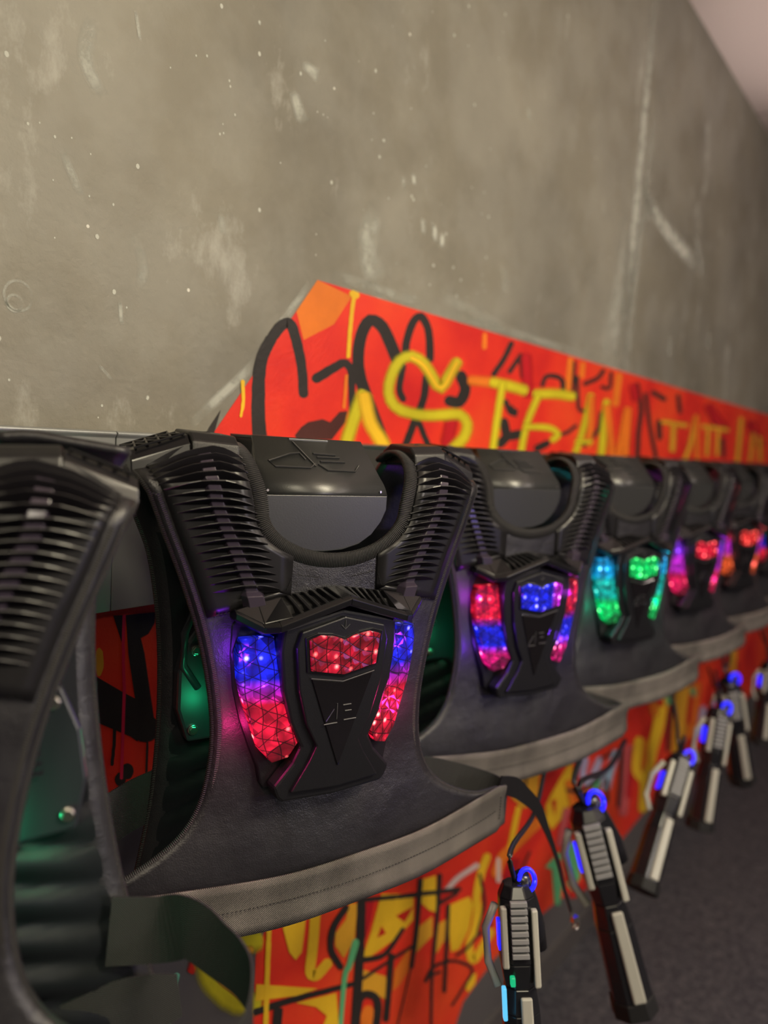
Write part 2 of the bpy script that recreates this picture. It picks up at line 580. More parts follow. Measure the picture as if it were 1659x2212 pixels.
MURAL_OUTLINE = [(0.946, 0.248), (5.35, 0.248), (5.35, -1.36), (4.2, -1.36), (3.0, -1.41), (2.5, -1.455), (2.157, -1.405), (1.965, -1.39), (1.8, -1.385), (1.637, -1.42), (1.5, -1.62), (0.85, -1.62), (0.868, -1.2), (0.882, -0.967), (0.885, -0.889), (0.904, -0.86), (0.93, -0.78), (0.8, -0.52), (0.72, -0.425), (0.678, -0.469), (0.598, -0.558), (0.53, -0.635), (0.3, -0.8), (0.05, -0.6), (0.45, -0.375), (0.743, -0.01)]
STROKES = [
('p','orange',0,'0.946 0.248 0.901 0.191 0.921 0.148 0.992 0.184 1.035 0.238'),
('p','black',0,'0.755 0.025 0.734 -0.003 0.726 -0.019 0.742 -0.018 0.751 0.012'),
('p','brown',0,'0.912 -0.006 0.926 0.008 0.942 0.017 0.977 0.024 0.997 0.02 1.02 0.039 1.041 0.042 1.037 0.022 1.004 -0.01 0.917 -0.013'),
('s','black',0,'0.853 -0.021 0.821 -0.025 0.852 -0.015 0.82 -0.018 0.85 -0.008 0.819 -0.012 0.848 -0.001 0.818 -0.004 0.847 0.006 0.817 0.004 0.845 0.015 0.816 0.012 0.844 0.024 0.815 0.022 0.843 0.034 0.814 0.032 0.842 0.043 0.814 0.041 0.842 0.054 0.814 0.052 0.841 0.065 0.813 0.063 0.84 0.076 0.814 0.074 0.841 0.085 0.814 0.084 0.841 0.092 0.815 0.092 0.842 0.099 0.817 0.1 0.843 0.105 0.819 0.107 0.845 0.111 0.821 0.114 0.848 0.117 0.825 0.122 0.851 0.124 0.829 0.129 0.856 0.132 0.834 0.136 0.86 0.139 0.838 0.143'),
('s','black',0,'0.838 0.116 0.833 0.118 0.845 0.118 0.829 0.122 0.851 0.122 0.83 0.127 0.854 0.128 0.833 0.133 0.858 0.134 0.837 0.139 0.861 0.14 0.841 0.145 0.865 0.144 0.845 0.151 0.869 0.149 0.85 0.157 0.874 0.154 0.855 0.163 0.878 0.158 0.861 0.168 0.881 0.16 0.867 0.172 0.883 0.162 0.874 0.175 0.883 0.162 0.882 0.178 0.88 0.162 0.892 0.177 0.881 0.162 0.9 0.173 0.884 0.158 0.906 0.167 0.888 0.151 0.91 0.158 0.893 0.142 0.915 0.149 0.896 0.134 0.919 0.141 0.9 0.126 0.922 0.132 0.903 0.118 0.926 0.124 0.906 0.11 0.929 0.115 0.909 0.101 0.931 0.105 0.911 0.092 0.934 0.095 0.913 0.082 0.936 0.085 0.914 0.071 0.937 0.074 0.916 0.061 0.939 0.064 0.919 0.057 0.938 0.059 0.926 0.055 0.932 0.056'),
('s','black',0,'0.949 0.084 0.945 0.087 0.956 0.082 0.945 0.092 0.964 0.084 0.95 0.097 0.973 0.089 0.959 0.101 0.982 0.093 0.968 0.106 0.99 0.098 0.977 0.111 0.999 0.103 0.986 0.115 1.008 0.107 0.994 0.119 1.016 0.112 1.003 0.123 1.022 0.115 1.012 0.128 1.024 0.116 1.023 0.13 1.025 0.116 1.034 0.13 1.028 0.115 1.043 0.126 1.031 0.113 1.049 0.122 1.034 0.11 1.053 0.116 1.036 0.105 1.056 0.108 1.037 0.098 1.057 0.1 1.038 0.09 1.058 0.091 1.04 0.08 1.058 0.082 1.041 0.069 1.06 0.071 1.043 0.057 1.061 0.059 1.045 0.045 1.062 0.046 1.047 0.032 1.063 0.033 1.049 0.029 1.062 0.03 1.053 0.028 1.058 0.028'),
('s','black',0,'1.165 -0.022 1.156 -0.024 1.172 -0.016 1.144 -0.023 1.17 -0.009 1.136 -0.018 1.157 0.009 1.123 0 1.144 0.027 1.111 0.018 1.132 0.043 1.099 0.033 1.122 0.057 1.09 0.047 1.113 0.068 1.081 0.058 1.105 0.08 1.073 0.07 1.097 0.091 1.065 0.081 1.09 0.101 1.058 0.092 1.085 0.111 1.052 0.103 1.081 0.121 1.048 0.115 1.079 0.13 1.046 0.126 1.078 0.14 1.045 0.137 1.078 0.153 1.045 0.151 1.08 0.166 1.047 0.165 1.083 0.177 1.051 0.179 1.088 0.187 1.057 0.192 1.094 0.195 1.066 0.204 1.096 0.197 1.082 0.215 1.096 0.197 1.104 0.218 1.103 0.195 1.123 0.215 1.112 0.191 1.138 0.209 1.12 0.185 1.151 0.199 1.13 0.174 1.163 0.187 1.14 0.163 1.173 0.176 1.15 0.151 1.184 0.164 1.161 0.139 1.195 0.151 1.171 0.127 1.206 0.139 1.179 0.122 1.207 0.132 1.192 0.122 1.201 0.125'),
('s','black',0,'1.205 0.153 1.199 0.153 1.212 0.157 1.192 0.155 1.215 0.161 1.189 0.159 1.214 0.17 1.189 0.168 1.214 0.178 1.189 0.176 1.216 0.187 1.191 0.186 1.22 0.199 1.195 0.199 1.226 0.212 1.201 0.214 1.232 0.222 1.209 0.226 1.238 0.228 1.218 0.235 1.242 0.231 1.23 0.242 1.24 0.231 1.248 0.246 1.242 0.229 1.262 0.242 1.249 0.224 1.272 0.235 1.256 0.218 1.28 0.227 1.26 0.212 1.286 0.219 1.263 0.204 1.29 0.209 1.266 0.195 1.293 0.2 1.268 0.184 1.296 0.188 1.27 0.172 1.298 0.176 1.272 0.16 1.299 0.163 1.275 0.156 1.297 0.158 1.283 0.154 1.29 0.155'),
('s','black',0,'1.274 0.131 1.281 0.131 1.267 0.128 1.288 0.129 1.264 0.123 1.29 0.125 1.264 0.115 1.29 0.116 1.263 0.106 1.289 0.107 1.263 0.098 1.289 0.099 1.262 0.09 1.288 0.089 1.26 0.082 1.285 0.08 1.256 0.073 1.281 0.07 1.251 0.064 1.276 0.06 1.246 0.054 1.27 0.05 1.24 0.045 1.264 0.041 1.234 0.035 1.258 0.031 1.229 0.026 1.253 0.022 1.225 0.017 1.249 0.013 1.22 0.009 1.244 0.004 1.216 -0 1.24 -0.004 1.211 -0.009 1.235 -0.013 1.212 -0.013 1.23 -0.017 1.217 -0.017 1.223 -0.018'),
('s','black',0,'1.257 0.036 1.262 0.037 1.254 0.033 1.269 0.037 1.254 0.029 1.273 0.034 1.261 0.022 1.28 0.027 1.267 0.015 1.286 0.02 1.273 0.007 1.292 0.012 1.281 -0.001 1.3 0.004 1.288 -0.01 1.308 -0.004 1.296 -0.019 1.316 -0.013 1.301 -0.021 1.317 -0.017 1.308 -0.022 1.313 -0.02'),
('s','black',0,'1.193 0.135 1.198 0.135 1.187 0.133 1.204 0.133 1.185 0.129 1.205 0.129 1.182 0.117 1.203 0.116 1.18 0.104 1.2 0.104 1.18 0.092 1.2 0.095 1.183 0.084 1.203 0.089 1.189 0.077 1.208 0.084 1.195 0.072 1.213 0.079 1.2 0.07 1.214 0.075 1.207 0.07 1.211 0.071'),
('s','black',0,'1.392 0.148 1.402 0.151 1.385 0.141 1.417 0.151 1.386 0.134 1.426 0.146 1.394 0.125 1.435 0.137 1.402 0.117 1.444 0.127 1.405 0.111 1.45 0.114 1.402 0.105 1.446 0.1 1.397 0.097 1.436 0.087 1.393 0.094 1.42 0.076 1.393 0.095 1.396 0.071 1.385 0.095 1.378 0.072 1.371 0.096 1.365 0.073 1.358 0.094 1.353 0.076 1.349 0.088 1.347 0.083'),
('s','black',0,'1.617 0.242 1.623 0.242 1.608 0.24 1.628 0.239 1.603 0.237 1.628 0.235 1.596 0.227 1.621 0.225 1.589 0.218 1.614 0.215 1.582 0.208 1.606 0.206 1.574 0.199 1.598 0.196 1.565 0.19 1.588 0.185 1.555 0.18 1.577 0.175 1.544 0.17 1.566 0.166 1.534 0.161 1.556 0.156 1.532 0.157 1.55 0.153 1.536 0.153 1.541 0.152'),
('s','black',0,'1.669 0.22 1.674 0.219 1.661 0.219 1.677 0.216 1.655 0.216 1.676 0.212 1.639 0.202 1.659 0.198 1.623 0.187 1.643 0.183 1.608 0.173 1.627 0.169 1.606 0.17 1.622 0.167 1.61 0.167 1.614 0.166'),
('s','black',0,'1.66 0.219 1.667 0.22 1.654 0.216 1.674 0.22 1.653 0.212 1.678 0.216 1.659 0.197 1.684 0.201 1.665 0.182 1.69 0.186 1.671 0.166 1.696 0.17 1.674 0.163 1.695 0.166 1.682 0.162 1.689 0.163'),
('s','black',0,'1.602 0.105 1.608 0.107 1.598 0.102 1.617 0.107 1.599 0.098 1.623 0.104 1.609 0.088 1.633 0.095 1.619 0.079 1.643 0.086 1.631 0.072 1.649 0.082 1.652 0.07 1.644 0.083 1.664 0.075 1.646 0.084 1.672 0.078 1.653 0.087 1.676 0.082 1.662 0.089 1.675 0.086 1.67 0.088'),
('s','black',0,'1.599 0.062 1.609 0.064 1.589 0.057 1.623 0.062 1.589 0.05 1.631 0.057 1.595 0.039 1.638 0.046 1.602 0.027 1.644 0.036 1.62 0.015 1.646 0.033 1.651 0.012 1.647 0.034 1.675 0.015 1.662 0.036 1.695 0.018 1.682 0.039 1.708 0.022 1.697 0.039 1.712 0.029 1.709 0.034'),
('s','black',0,'1.643 0.032 1.652 0.028 1.628 0.033 1.656 0.021 1.616 0.029 1.651 0.015 1.605 0.023 1.639 0.009 1.594 0.016 1.628 0.002 1.583 0.01 1.617 -0.004 1.578 0.004 1.605 -0.007 1.582 -0.003 1.591 -0.006'),
('s','black',0,'1.794 0.151 1.789 0.151 1.802 0.153 1.783 0.153 1.805 0.156 1.782 0.157 1.811 0.168 1.787 0.169 1.817 0.175 1.799 0.182 1.831 0.178 1.825 0.189 1.852 0.179 1.854 0.192 1.876 0.179 1.886 0.192 1.893 0.176 1.917 0.186 1.898 0.168 1.93 0.173 1.901 0.156 1.935 0.16 1.906 0.152 1.933 0.155 1.916 0.151 1.925 0.152'),
('s','black',0,'1.974 0.239 1.979 0.239 1.968 0.237 1.985 0.238 1.966 0.234 1.987 0.236 1.967 0.215 1.988 0.217 1.968 0.196 1.989 0.198 1.969 0.177 1.99 0.178 1.97 0.158 1.992 0.159 1.972 0.138 1.993 0.139 1.974 0.136 1.991 0.137 1.98 0.135 1.985 0.135'),
('s','black',0,'2.184 0.241 2.191 0.24 2.174 0.24 2.196 0.237 2.167 0.237 2.195 0.233 2.156 0.228 2.184 0.224 2.146 0.22 2.171 0.214 2.132 0.212 2.152 0.204 2.108 0.205 2.123 0.195 2.078 0.197 2.091 0.187 2.047 0.189 2.06 0.179 2.041 0.186 2.051 0.178 2.04 0.182 2.043 0.18'),
('s','black',0,'2.235 0.238 2.243 0.238 2.228 0.235 2.251 0.237 2.225 0.232 2.254 0.234 2.227 0.216 2.256 0.218 2.229 0.2 2.258 0.202 2.227 0.191 2.252 0.188 2.223 0.191 2.225 0.18 2.206 0.192 2.2 0.181 2.185 0.192 2.179 0.181 2.176 0.192 2.171 0.183 2.17 0.189 2.168 0.186'),
('s','black',0,'1.996 0.201 2.002 0.202 1.99 0.199 2.009 0.201 1.988 0.195 2.013 0.198 1.994 0.174 2.019 0.177 2.001 0.151 2.025 0.154 2.007 0.131 2.032 0.133 2.015 0.115 2.039 0.119 2.028 0.106 2.046 0.114 2.046 0.104 2.049 0.114 2.06 0.105 2.059 0.115 2.069 0.104 2.072 0.115 2.077 0.105 2.079 0.114 2.083 0.108 2.083 0.111'),
('s','black',0,'1.919 0.036 1.917 0.038 1.924 0.034 1.919 0.042 1.932 0.034 1.925 0.043 1.944 0.036 1.938 0.045 1.959 0.038 1.95 0.047 1.975 0.041 1.962 0.05 1.993 0.048 1.976 0.055 2.01 0.055 1.993 0.062 2.028 0.062 2.011 0.069 2.032 0.065 2.018 0.071 2.03 0.068 2.026 0.07'),
('s','black',0,'1.632 0.093 1.637 0.095 1.629 0.09 1.645 0.095 1.63 0.087 1.65 0.093 1.637 0.082 1.657 0.088 1.645 0.076 1.664 0.082 1.652 0.071 1.672 0.077 1.657 0.069 1.673 0.074 1.665 0.069 1.67 0.07'),
('s','black',0,'1.861 0.018 1.867 0.014 1.848 0.021 1.866 0.008 1.835 0.019 1.857 0.003 1.817 0.015 1.84 -0.001 1.8 0.01 1.823 -0.006 1.784 0.006 1.806 -0.01 1.775 0.002 1.793 -0.011 1.775 -0.004 1.78 -0.009'),
('s','black',0,'2.186 0.117 2.194 0.117 2.177 0.114 2.203 0.115 2.174 0.111 2.205 0.111 2.172 0.098 2.204 0.098 2.172 0.085 2.204 0.085 2.17 0.073 2.201 0.072 2.162 0.062 2.192 0.058 2.147 0.051 2.174 0.045 2.127 0.04 2.151 0.033 2.103 0.029 2.126 0.022 2.08 0.018 2.104 0.011 2.077 0.014 2.096 0.009 2.08 0.011 2.086 0.009'),
('s','black',0,'2.461 0.226 2.471 0.228 2.451 0.222 2.484 0.227 2.451 0.217 2.491 0.224 2.462 0.203 2.503 0.21 2.475 0.189 2.516 0.195 2.487 0.175 2.529 0.181 2.497 0.161 2.54 0.166 2.505 0.147 2.548 0.151 2.507 0.134 2.552 0.136 2.507 0.12 2.551 0.121 2.505 0.107 2.549 0.107 2.503 0.092 2.547 0.092 2.503 0.076 2.547 0.077 2.504 0.058 2.548 0.059 2.507 0.04 2.551 0.041 2.51 0.021 2.554 0.021 2.513 0.001 2.557 0.002 2.515 -0.018 2.56 -0.018 2.521 -0.022 2.556 -0.022 2.533 -0.025 2.544 -0.025'),
('s','black',0,'2.549 0.202 2.558 0.203 2.539 0.199 2.571 0.203 2.538 0.194 2.577 0.199 2.549 0.178 2.589 0.183 2.56 0.162 2.6 0.166 2.571 0.145 2.611 0.15 2.583 0.129 2.623 0.133 2.595 0.112 2.636 0.116 2.608 0.095 2.649 0.099 2.623 0.077 2.664 0.081 2.639 0.059 2.681 0.063 2.656 0.04 2.698 0.044 2.674 0.021 2.716 0.026 2.691 0.003 2.734 0.006 2.709 -0.016 2.752 -0.013 2.717 -0.02 2.752 -0.018 2.731 -0.022 2.742 -0.021'),
('s','black',0,'2.604 0.209 2.609 0.213 2.606 0.204 2.623 0.217 2.618 0.201 2.639 0.217 2.658 0.197 2.679 0.213 2.698 0.192 2.72 0.209 2.74 0.188 2.763 0.205 2.757 0.188 2.776 0.202 2.772 0.192 2.778 0.196'),
('s','black',0,'2.893 0.226 2.905 0.228 2.882 0.222 2.921 0.227 2.88 0.218 2.929 0.223 2.894 0.199 2.943 0.205 2.908 0.18 2.957 0.186 2.921 0.162 2.971 0.167 2.929 0.158 2.969 0.162 2.945 0.157 2.957 0.158'),
('s','black',0,'2.704 0.122 2.719 0.123 2.69 0.118 2.737 0.121 2.687 0.112 2.746 0.116 2.696 0.095 2.754 0.099 2.704 0.077 2.763 0.081 2.713 0.06 2.772 0.064 2.721 0.055 2.769 0.058 2.739 0.052 2.754 0.053'),
('s','black',0,'3.584 0.092 3.599 0.093 3.568 0.089 3.618 0.091 3.565 0.084 3.627 0.087 3.58 0.061 3.643 0.064 3.595 0.037 3.658 0.04 3.61 0.014 3.674 0.016 3.619 0.009 3.67 0.011 3.639 0.007 3.655 0.008'),
('s','black',0,'3.324 0.212 3.334 0.214 3.317 0.209 3.347 0.214 3.317 0.206 3.356 0.211 3.358 0.18 3.397 0.186 3.4 0.154 3.44 0.159 3.442 0.127 3.483 0.132 3.451 0.124 3.484 0.128 3.465 0.124 3.475 0.125'),
('s','crimson',1,'1.682 0.223 1.695 0.225 1.669 0.217 1.711 0.223 1.667 0.209 1.718 0.217 1.672 0.193 1.724 0.2 1.677 0.176 1.73 0.184 1.682 0.16 1.735 0.167 1.688 0.143 1.741 0.149 1.693 0.126 1.746 0.132 1.701 0.12 1.743 0.124 1.717 0.117 1.73 0.119'),
('s','crimson',1,'2.421 0.222 2.439 0.225 2.405 0.215 2.463 0.223 2.403 0.206 2.476 0.217 2.412 0.195 2.485 0.206 2.421 0.184 2.494 0.194 2.429 0.172 2.503 0.182 2.442 0.166 2.501 0.174 2.466 0.164 2.484 0.167'),
('s','crimson',1,'3.269 0.216 3.295 0.223 3.256 0.204 3.339 0.227 3.271 0.194 3.376 0.222 3.349 0.17 3.459 0.199 3.431 0.146 3.546 0.174 3.516 0.121 3.636 0.149 3.558 0.115 3.655 0.138 3.608 0.118 3.639 0.125'),
('s','crimson',1,'4.026 0.194 4.063 0.201 4 0.182 4.12 0.202 4.011 0.17 4.163 0.195 4.09 0.14 4.248 0.165 4.173 0.11 4.336 0.133 4.258 0.078 4.427 0.1 4.304 0.069 4.441 0.087 4.367 0.069 4.41 0.074'),
('s','crimson',1,'1.379 0.06 1.391 0.059 1.365 0.056 1.403 0.054 1.359 0.049 1.405 0.046 1.355 0.033 1.402 0.03 1.351 0.016 1.398 0.013 1.347 0 1.394 -0.003 1.35 -0.007 1.387 -0.01 1.362 -0.013 1.373 -0.014'),
('s','orange',0,'1.488 0.242 1.493 0.242 1.483 0.239 1.499 0.241 1.481 0.236 1.501 0.238 1.482 0.227 1.501 0.23 1.482 0.219 1.502 0.221 1.483 0.21 1.503 0.212 1.485 0.207 1.501 0.209 1.491 0.206 1.496 0.207'),
('s','orange',0,'1.941 0.244 1.95 0.245 1.932 0.241 1.96 0.243 1.928 0.236 1.963 0.239 1.929 0.218 1.964 0.221 1.929 0.199 1.964 0.202 1.929 0.181 1.964 0.183 1.929 0.162 1.964 0.164 1.933 0.158 1.961 0.16 1.942 0.156 1.951 0.156'),
('s','orange',0,'2.298 0.24 2.312 0.241 2.284 0.236 2.326 0.239 2.278 0.23 2.331 0.233 2.277 0.209 2.33 0.212 2.275 0.188 2.328 0.191 2.274 0.167 2.327 0.169 2.273 0.146 2.326 0.148 2.277 0.141 2.32 0.142 2.292 0.138 2.305 0.138'),
('s','orange',0,'2.025 0.241 2.034 0.242 2.016 0.238 2.043 0.24 2.013 0.234 2.047 0.236 2.013 0.223 2.047 0.226 2.013 0.213 2.047 0.215 2.013 0.202 2.047 0.205 2.017 0.199 2.044 0.2 2.026 0.197 2.035 0.197'),
('s','yellow',0,'1.038 0.242 1.041 0.242 1.035 0.241 1.044 0.241 1.034 0.238 1.045 0.239 1.033 0.231 1.044 0.232 1.032 0.223 1.043 0.224 1.031 0.215 1.042 0.216 1.031 0.207 1.041 0.208 1.03 0.199 1.041 0.2 1.03 0.191 1.04 0.192 1.029 0.182 1.04 0.183 1.029 0.173 1.039 0.174 1.029 0.163 1.039 0.164 1.029 0.154 1.039 0.155 1.029 0.144 1.039 0.145 1.029 0.135 1.039 0.136 1.03 0.133 1.038 0.134 1.032 0.132 1.035 0.133'),
('s','yellow',0,'1.026 0.242 1.028 0.245 1.027 0.239 1.033 0.248 1.031 0.237 1.039 0.249 1.035 0.236 1.042 0.248 1.038 0.236 1.045 0.248 1.042 0.236 1.049 0.248 1.047 0.236 1.053 0.246 1.052 0.239 1.054 0.242'),
('s','orange',0,'1.031 0.104 1.033 0.105 1.028 0.103 1.036 0.104 1.028 0.102 1.036 0.102 1.027 0.088 1.036 0.088 1.027 0.074 1.036 0.075 1.027 0.061 1.035 0.061 1.026 0.047 1.035 0.048 1.027 0.046 1.034 0.046 1.03 0.045 1.032 0.045'),
('s','yellow',0,'0.793 0.072 0.795 0.072 0.791 0.071 0.797 0.071 0.79 0.069 0.798 0.07 0.791 0.062 0.798 0.063 0.792 0.055 0.799 0.056 0.793 0.048 0.8 0.048 0.794 0.041 0.8 0.042 0.793 0.035 0.8 0.035 0.793 0.03 0.799 0.029 0.792 0.024 0.797 0.024 0.791 0.018 0.796 0.018 0.791 0.017 0.796 0.017 0.793 0.016 0.794 0.016'),
('s','lime',1,'1.08 0.084 1.089 0.083 1.07 0.082 1.096 0.078 1.063 0.076 1.096 0.071 1.06 0.069 1.093 0.064 1.057 0.062 1.089 0.057 1.053 0.055 1.085 0.05 1.05 0.048 1.082 0.043 1.046 0.04 1.079 0.035 1.042 0.031 1.075 0.026 1.039 0.021 1.071 0.017 1.035 0.012 1.067 0.007 1.031 0.002 1.063 -0.003 1.028 -0.008 1.06 -0.013 1.029 -0.014 1.054 -0.018 1.036 -0.019 1.044 -0.021'),
('s','yellow',1,'1.077 0.079 1.085 0.081 1.068 0.073 1.097 0.079 1.068 0.066 1.103 0.073 1.071 0.057 1.107 0.064 1.074 0.049 1.111 0.055 1.078 0.04 1.114 0.047 1.083 0.03 1.118 0.039 1.089 0.02 1.123 0.031 1.097 0.011 1.13 0.024 1.107 0.003 1.138 0.016 1.117 -0.006 1.148 0.009 1.126 -0.014 1.158 0.001 1.136 -0.022 1.168 -0.008 1.146 -0.026 1.172 -0.015 1.159 -0.026 1.167 -0.023'),
('s','lime',1,'1.39 0.177 1.399 0.175 1.377 0.175 1.405 0.17 1.368 0.17 1.403 0.163 1.354 0.154 1.389 0.147 1.34 0.138 1.375 0.132 1.328 0.123 1.361 0.114 1.325 0.117 1.337 0.098 1.331 0.12 1.304 0.104 1.317 0.13 1.287 0.116 1.3 0.143 1.27 0.13 1.278 0.157 1.253 0.141 1.252 0.166 1.236 0.147 1.223 0.169 1.22 0.149 1.195 0.163 1.208 0.147 1.172 0.151 1.196 0.141 1.156 0.135 1.185 0.129 1.146 0.117 1.176 0.114 1.14 0.099 1.171 0.098 1.141 0.081 1.171 0.085 1.15 0.065 1.178 0.075 1.169 0.052 1.189 0.067 1.194 0.044 1.206 0.063 1.222 0.041 1.229 0.06 1.249 0.039 1.252 0.059 1.279 0.039 1.278 0.059 1.315 0.041 1.312 0.061 1.353 0.044 1.348 0.065 1.385 0.048 1.381 0.069 1.405 0.049 1.415 0.07 1.417 0.045 1.447 0.06 1.425 0.038 1.465 0.044 1.425 0.028 1.466 0.025 1.417 0.016 1.454 0.006 1.399 0.004 1.431 -0.011 1.376 -0.01 1.406 -0.025 1.371 -0.016 1.394 -0.028 1.374 -0.023 1.381 -0.027'),
('s','yellow',1,'1.386 0.169 1.39 0.169 1.38 0.169 1.393 0.166 1.376 0.166 1.392 0.163 1.365 0.153 1.382 0.15 1.355 0.138 1.372 0.136 1.345 0.125 1.361 0.122 1.336 0.116 1.349 0.11 1.33 0.113 1.332 0.103 1.324 0.114 1.313 0.106 1.312 0.121 1.298 0.115 1.298 0.131 1.284 0.125 1.284 0.142 1.271 0.135 1.272 0.149 1.26 0.142 1.26 0.153 1.252 0.145 1.251 0.156 1.244 0.147 1.242 0.157 1.236 0.149 1.234 0.159 1.228 0.15 1.225 0.16 1.219 0.151 1.221 0.16 1.216 0.153 1.216 0.158 1.215 0.156'),
('s','orange',1,'1.429 0.131 1.429 0.136 1.435 0.126 1.435 0.141 1.447 0.124 1.447 0.144 1.478 0.126 1.478 0.146 1.51 0.127 1.51 0.148 1.543 0.129 1.544 0.15 1.556 0.132 1.556 0.148 1.563 0.138 1.564 0.143'),
('s','lime',1,'1.522 0.137 1.524 0.142 1.528 0.131 1.533 0.148 1.54 0.129 1.546 0.15 1.567 0.128 1.573 0.15 1.593 0.128 1.6 0.15 1.619 0.127 1.627 0.15 1.643 0.126 1.652 0.149 1.667 0.125 1.677 0.148 1.691 0.123 1.702 0.147 1.707 0.125 1.716 0.144 1.719 0.131 1.721 0.137'),
('s','lime',1,'1.584 0.147 1.592 0.147 1.575 0.144 1.601 0.144 1.571 0.139 1.603 0.14 1.569 0.128 1.601 0.128 1.567 0.116 1.6 0.117 1.565 0.105 1.598 0.105 1.563 0.094 1.596 0.094 1.562 0.082 1.594 0.082 1.56 0.07 1.593 0.069 1.558 0.057 1.591 0.056 1.556 0.043 1.589 0.043 1.555 0.03 1.587 0.029 1.553 0.016 1.585 0.015 1.551 0.002 1.583 0.001 1.549 -0.012 1.582 -0.013 1.552 -0.017 1.578 -0.018 1.56 -0.02 1.568 -0.021'),
('s','lime',1,'1.74 0.127 1.739 0.132 1.749 0.122 1.746 0.139 1.764 0.121 1.76 0.142 1.793 0.123 1.788 0.145 1.823 0.126 1.818 0.148 1.852 0.128 1.848 0.151 1.879 0.13 1.878 0.153 1.904 0.131 1.906 0.154 1.927 0.131 1.931 0.155 1.951 0.131 1.955 0.155 1.976 0.132 1.98 0.155 1.993 0.134 1.997 0.153 2.005 0.141 2.006 0.147'),
('s','lime',1,'1.774 0.136 1.782 0.135 1.763 0.134 1.79 0.131 1.756 0.13 1.79 0.126 1.748 0.118 1.782 0.114 1.739 0.106 1.773 0.102 1.731 0.094 1.764 0.09 1.722 0.082 1.756 0.078 1.715 0.07 1.748 0.066 1.708 0.058 1.742 0.055 1.704 0.046 1.738 0.043 1.7 0.034 1.734 0.032 1.697 0.022 1.731 0.02 1.694 0.01 1.728 0.009 1.692 -0.001 1.726 -0.003 1.689 -0.013 1.723 -0.015 1.691 -0.017 1.718 -0.019 1.7 -0.021 1.708 -0.021'),
('s','lime',1,'1.704 0.045 1.704 0.049 1.711 0.042 1.709 0.053 1.72 0.041 1.718 0.055 1.765 0.043 1.762 0.057 1.81 0.044 1.809 0.06 1.847 0.044 1.851 0.06 1.87 0.042 1.885 0.056 1.886 0.037 1.91 0.05 1.89 0.036 1.926 0.04 1.889 0.037 1.92 0.028 1.878 0.033 1.903 0.021 1.865 0.028 1.889 0.016 1.859 0.024 1.879 0.014 1.861 0.019 1.867 0.016'),
('s','lime',1,'2.1 0.164 2.111 0.164 2.086 0.16 2.123 0.161 2.08 0.155 2.127 0.155 2.078 0.144 2.124 0.145 2.076 0.135 2.122 0.135 2.073 0.125 2.119 0.124 2.07 0.114 2.116 0.113 2.066 0.102 2.112 0.101 2.061 0.089 2.106 0.087 2.055 0.075 2.1 0.072 2.048 0.06 2.093 0.057 2.041 0.045 2.085 0.042 2.034 0.032 2.078 0.028 2.027 0.019 2.071 0.015 2.02 0.008 2.063 0.003 2.012 -0.004 2.055 -0.009 2.005 -0.015 2.047 -0.02 1.997 -0.026 2.039 -0.032 1.998 -0.032 2.032 -0.036 2.007 -0.037 2.018 -0.038'),
('s','orange',1,'2.101 0.158 2.111 0.159 2.091 0.155 2.123 0.157 2.088 0.15 2.127 0.153 2.09 0.14 2.129 0.142 2.091 0.13 2.131 0.132 2.093 0.119 2.133 0.122 2.095 0.108 2.135 0.111 2.097 0.096 2.137 0.098 2.099 0.082 2.139 0.083 2.1 0.066 2.14 0.067 2.102 0.049 2.142 0.05 2.103 0.032 2.144 0.032 2.105 0.015 2.146 0.015 2.11 0.01 2.142 0.011 2.121 0.008 2.131 0.008'),
('s','lime',1,'2.019 0.021 2.018 0.024 2.025 0.018 2.022 0.027 2.033 0.017 2.031 0.028 2.067 0.018 2.065 0.03 2.102 0.019 2.099 0.031 2.138 0.02 2.135 0.032 2.147 0.022 2.144 0.031 2.151 0.025 2.151 0.028'),
('s','lime',1,'2.217 0.157 2.231 0.157 2.203 0.152 2.246 0.154 2.197 0.146 2.251 0.148 2.197 0.132 2.251 0.134 2.196 0.119 2.252 0.12 2.196 0.105 2.252 0.106 2.195 0.091 2.252 0.092 2.195 0.077 2.252 0.078 2.194 0.063 2.252 0.064 2.193 0.05 2.252 0.05 2.193 0.036 2.252 0.036 2.192 0.022 2.252 0.021 2.192 0.008 2.252 0.007 2.191 -0.006 2.252 -0.007 2.191 -0.02 2.252 -0.021 2.197 -0.027 2.246 -0.028 2.213 -0.031 2.229 -0.032'),
('s','orange',1,'2.221 0.141 2.232 0.143 2.21 0.137 2.247 0.141 2.208 0.131 2.254 0.137 2.218 0.113 2.264 0.118 2.228 0.095 2.275 0.099 2.238 0.076 2.285 0.08 2.248 0.057 2.296 0.061 2.259 0.038 2.306 0.042 2.269 0.019 2.317 0.022 2.279 -0.001 2.328 0.003 2.29 -0.02 2.339 -0.017 2.297 -0.025 2.337 -0.023 2.313 -0.028 2.325 -0.027'),
('s','orange',1,'2.393 0.145 2.407 0.145 2.376 0.142 2.421 0.142 2.369 0.136 2.426 0.136 2.364 0.114 2.42 0.114 2.359 0.093 2.415 0.092 2.354 0.071 2.41 0.07 2.348 0.05 2.404 0.049 2.343 0.029 2.399 0.027 2.338 0.007 2.393 0.005 2.333 -0.014 2.388 -0.016 2.337 -0.02 2.381 -0.022 2.351 -0.024 2.365 -0.025'),
('s','orange',1,'2.402 0.145 2.415 0.146 2.388 0.141 2.43 0.143 2.383 0.135 2.436 0.138 2.385 0.113 2.438 0.115 2.387 0.091 2.44 0.093 2.388 0.069 2.442 0.07 2.39 0.047 2.444 0.048 2.392 0.025 2.446 0.025 2.394 0.003 2.447 0.003 2.396 -0.02 2.449 -0.02 2.401 -0.025 2.444 -0.026 2.416 -0.029 2.43 -0.029'),
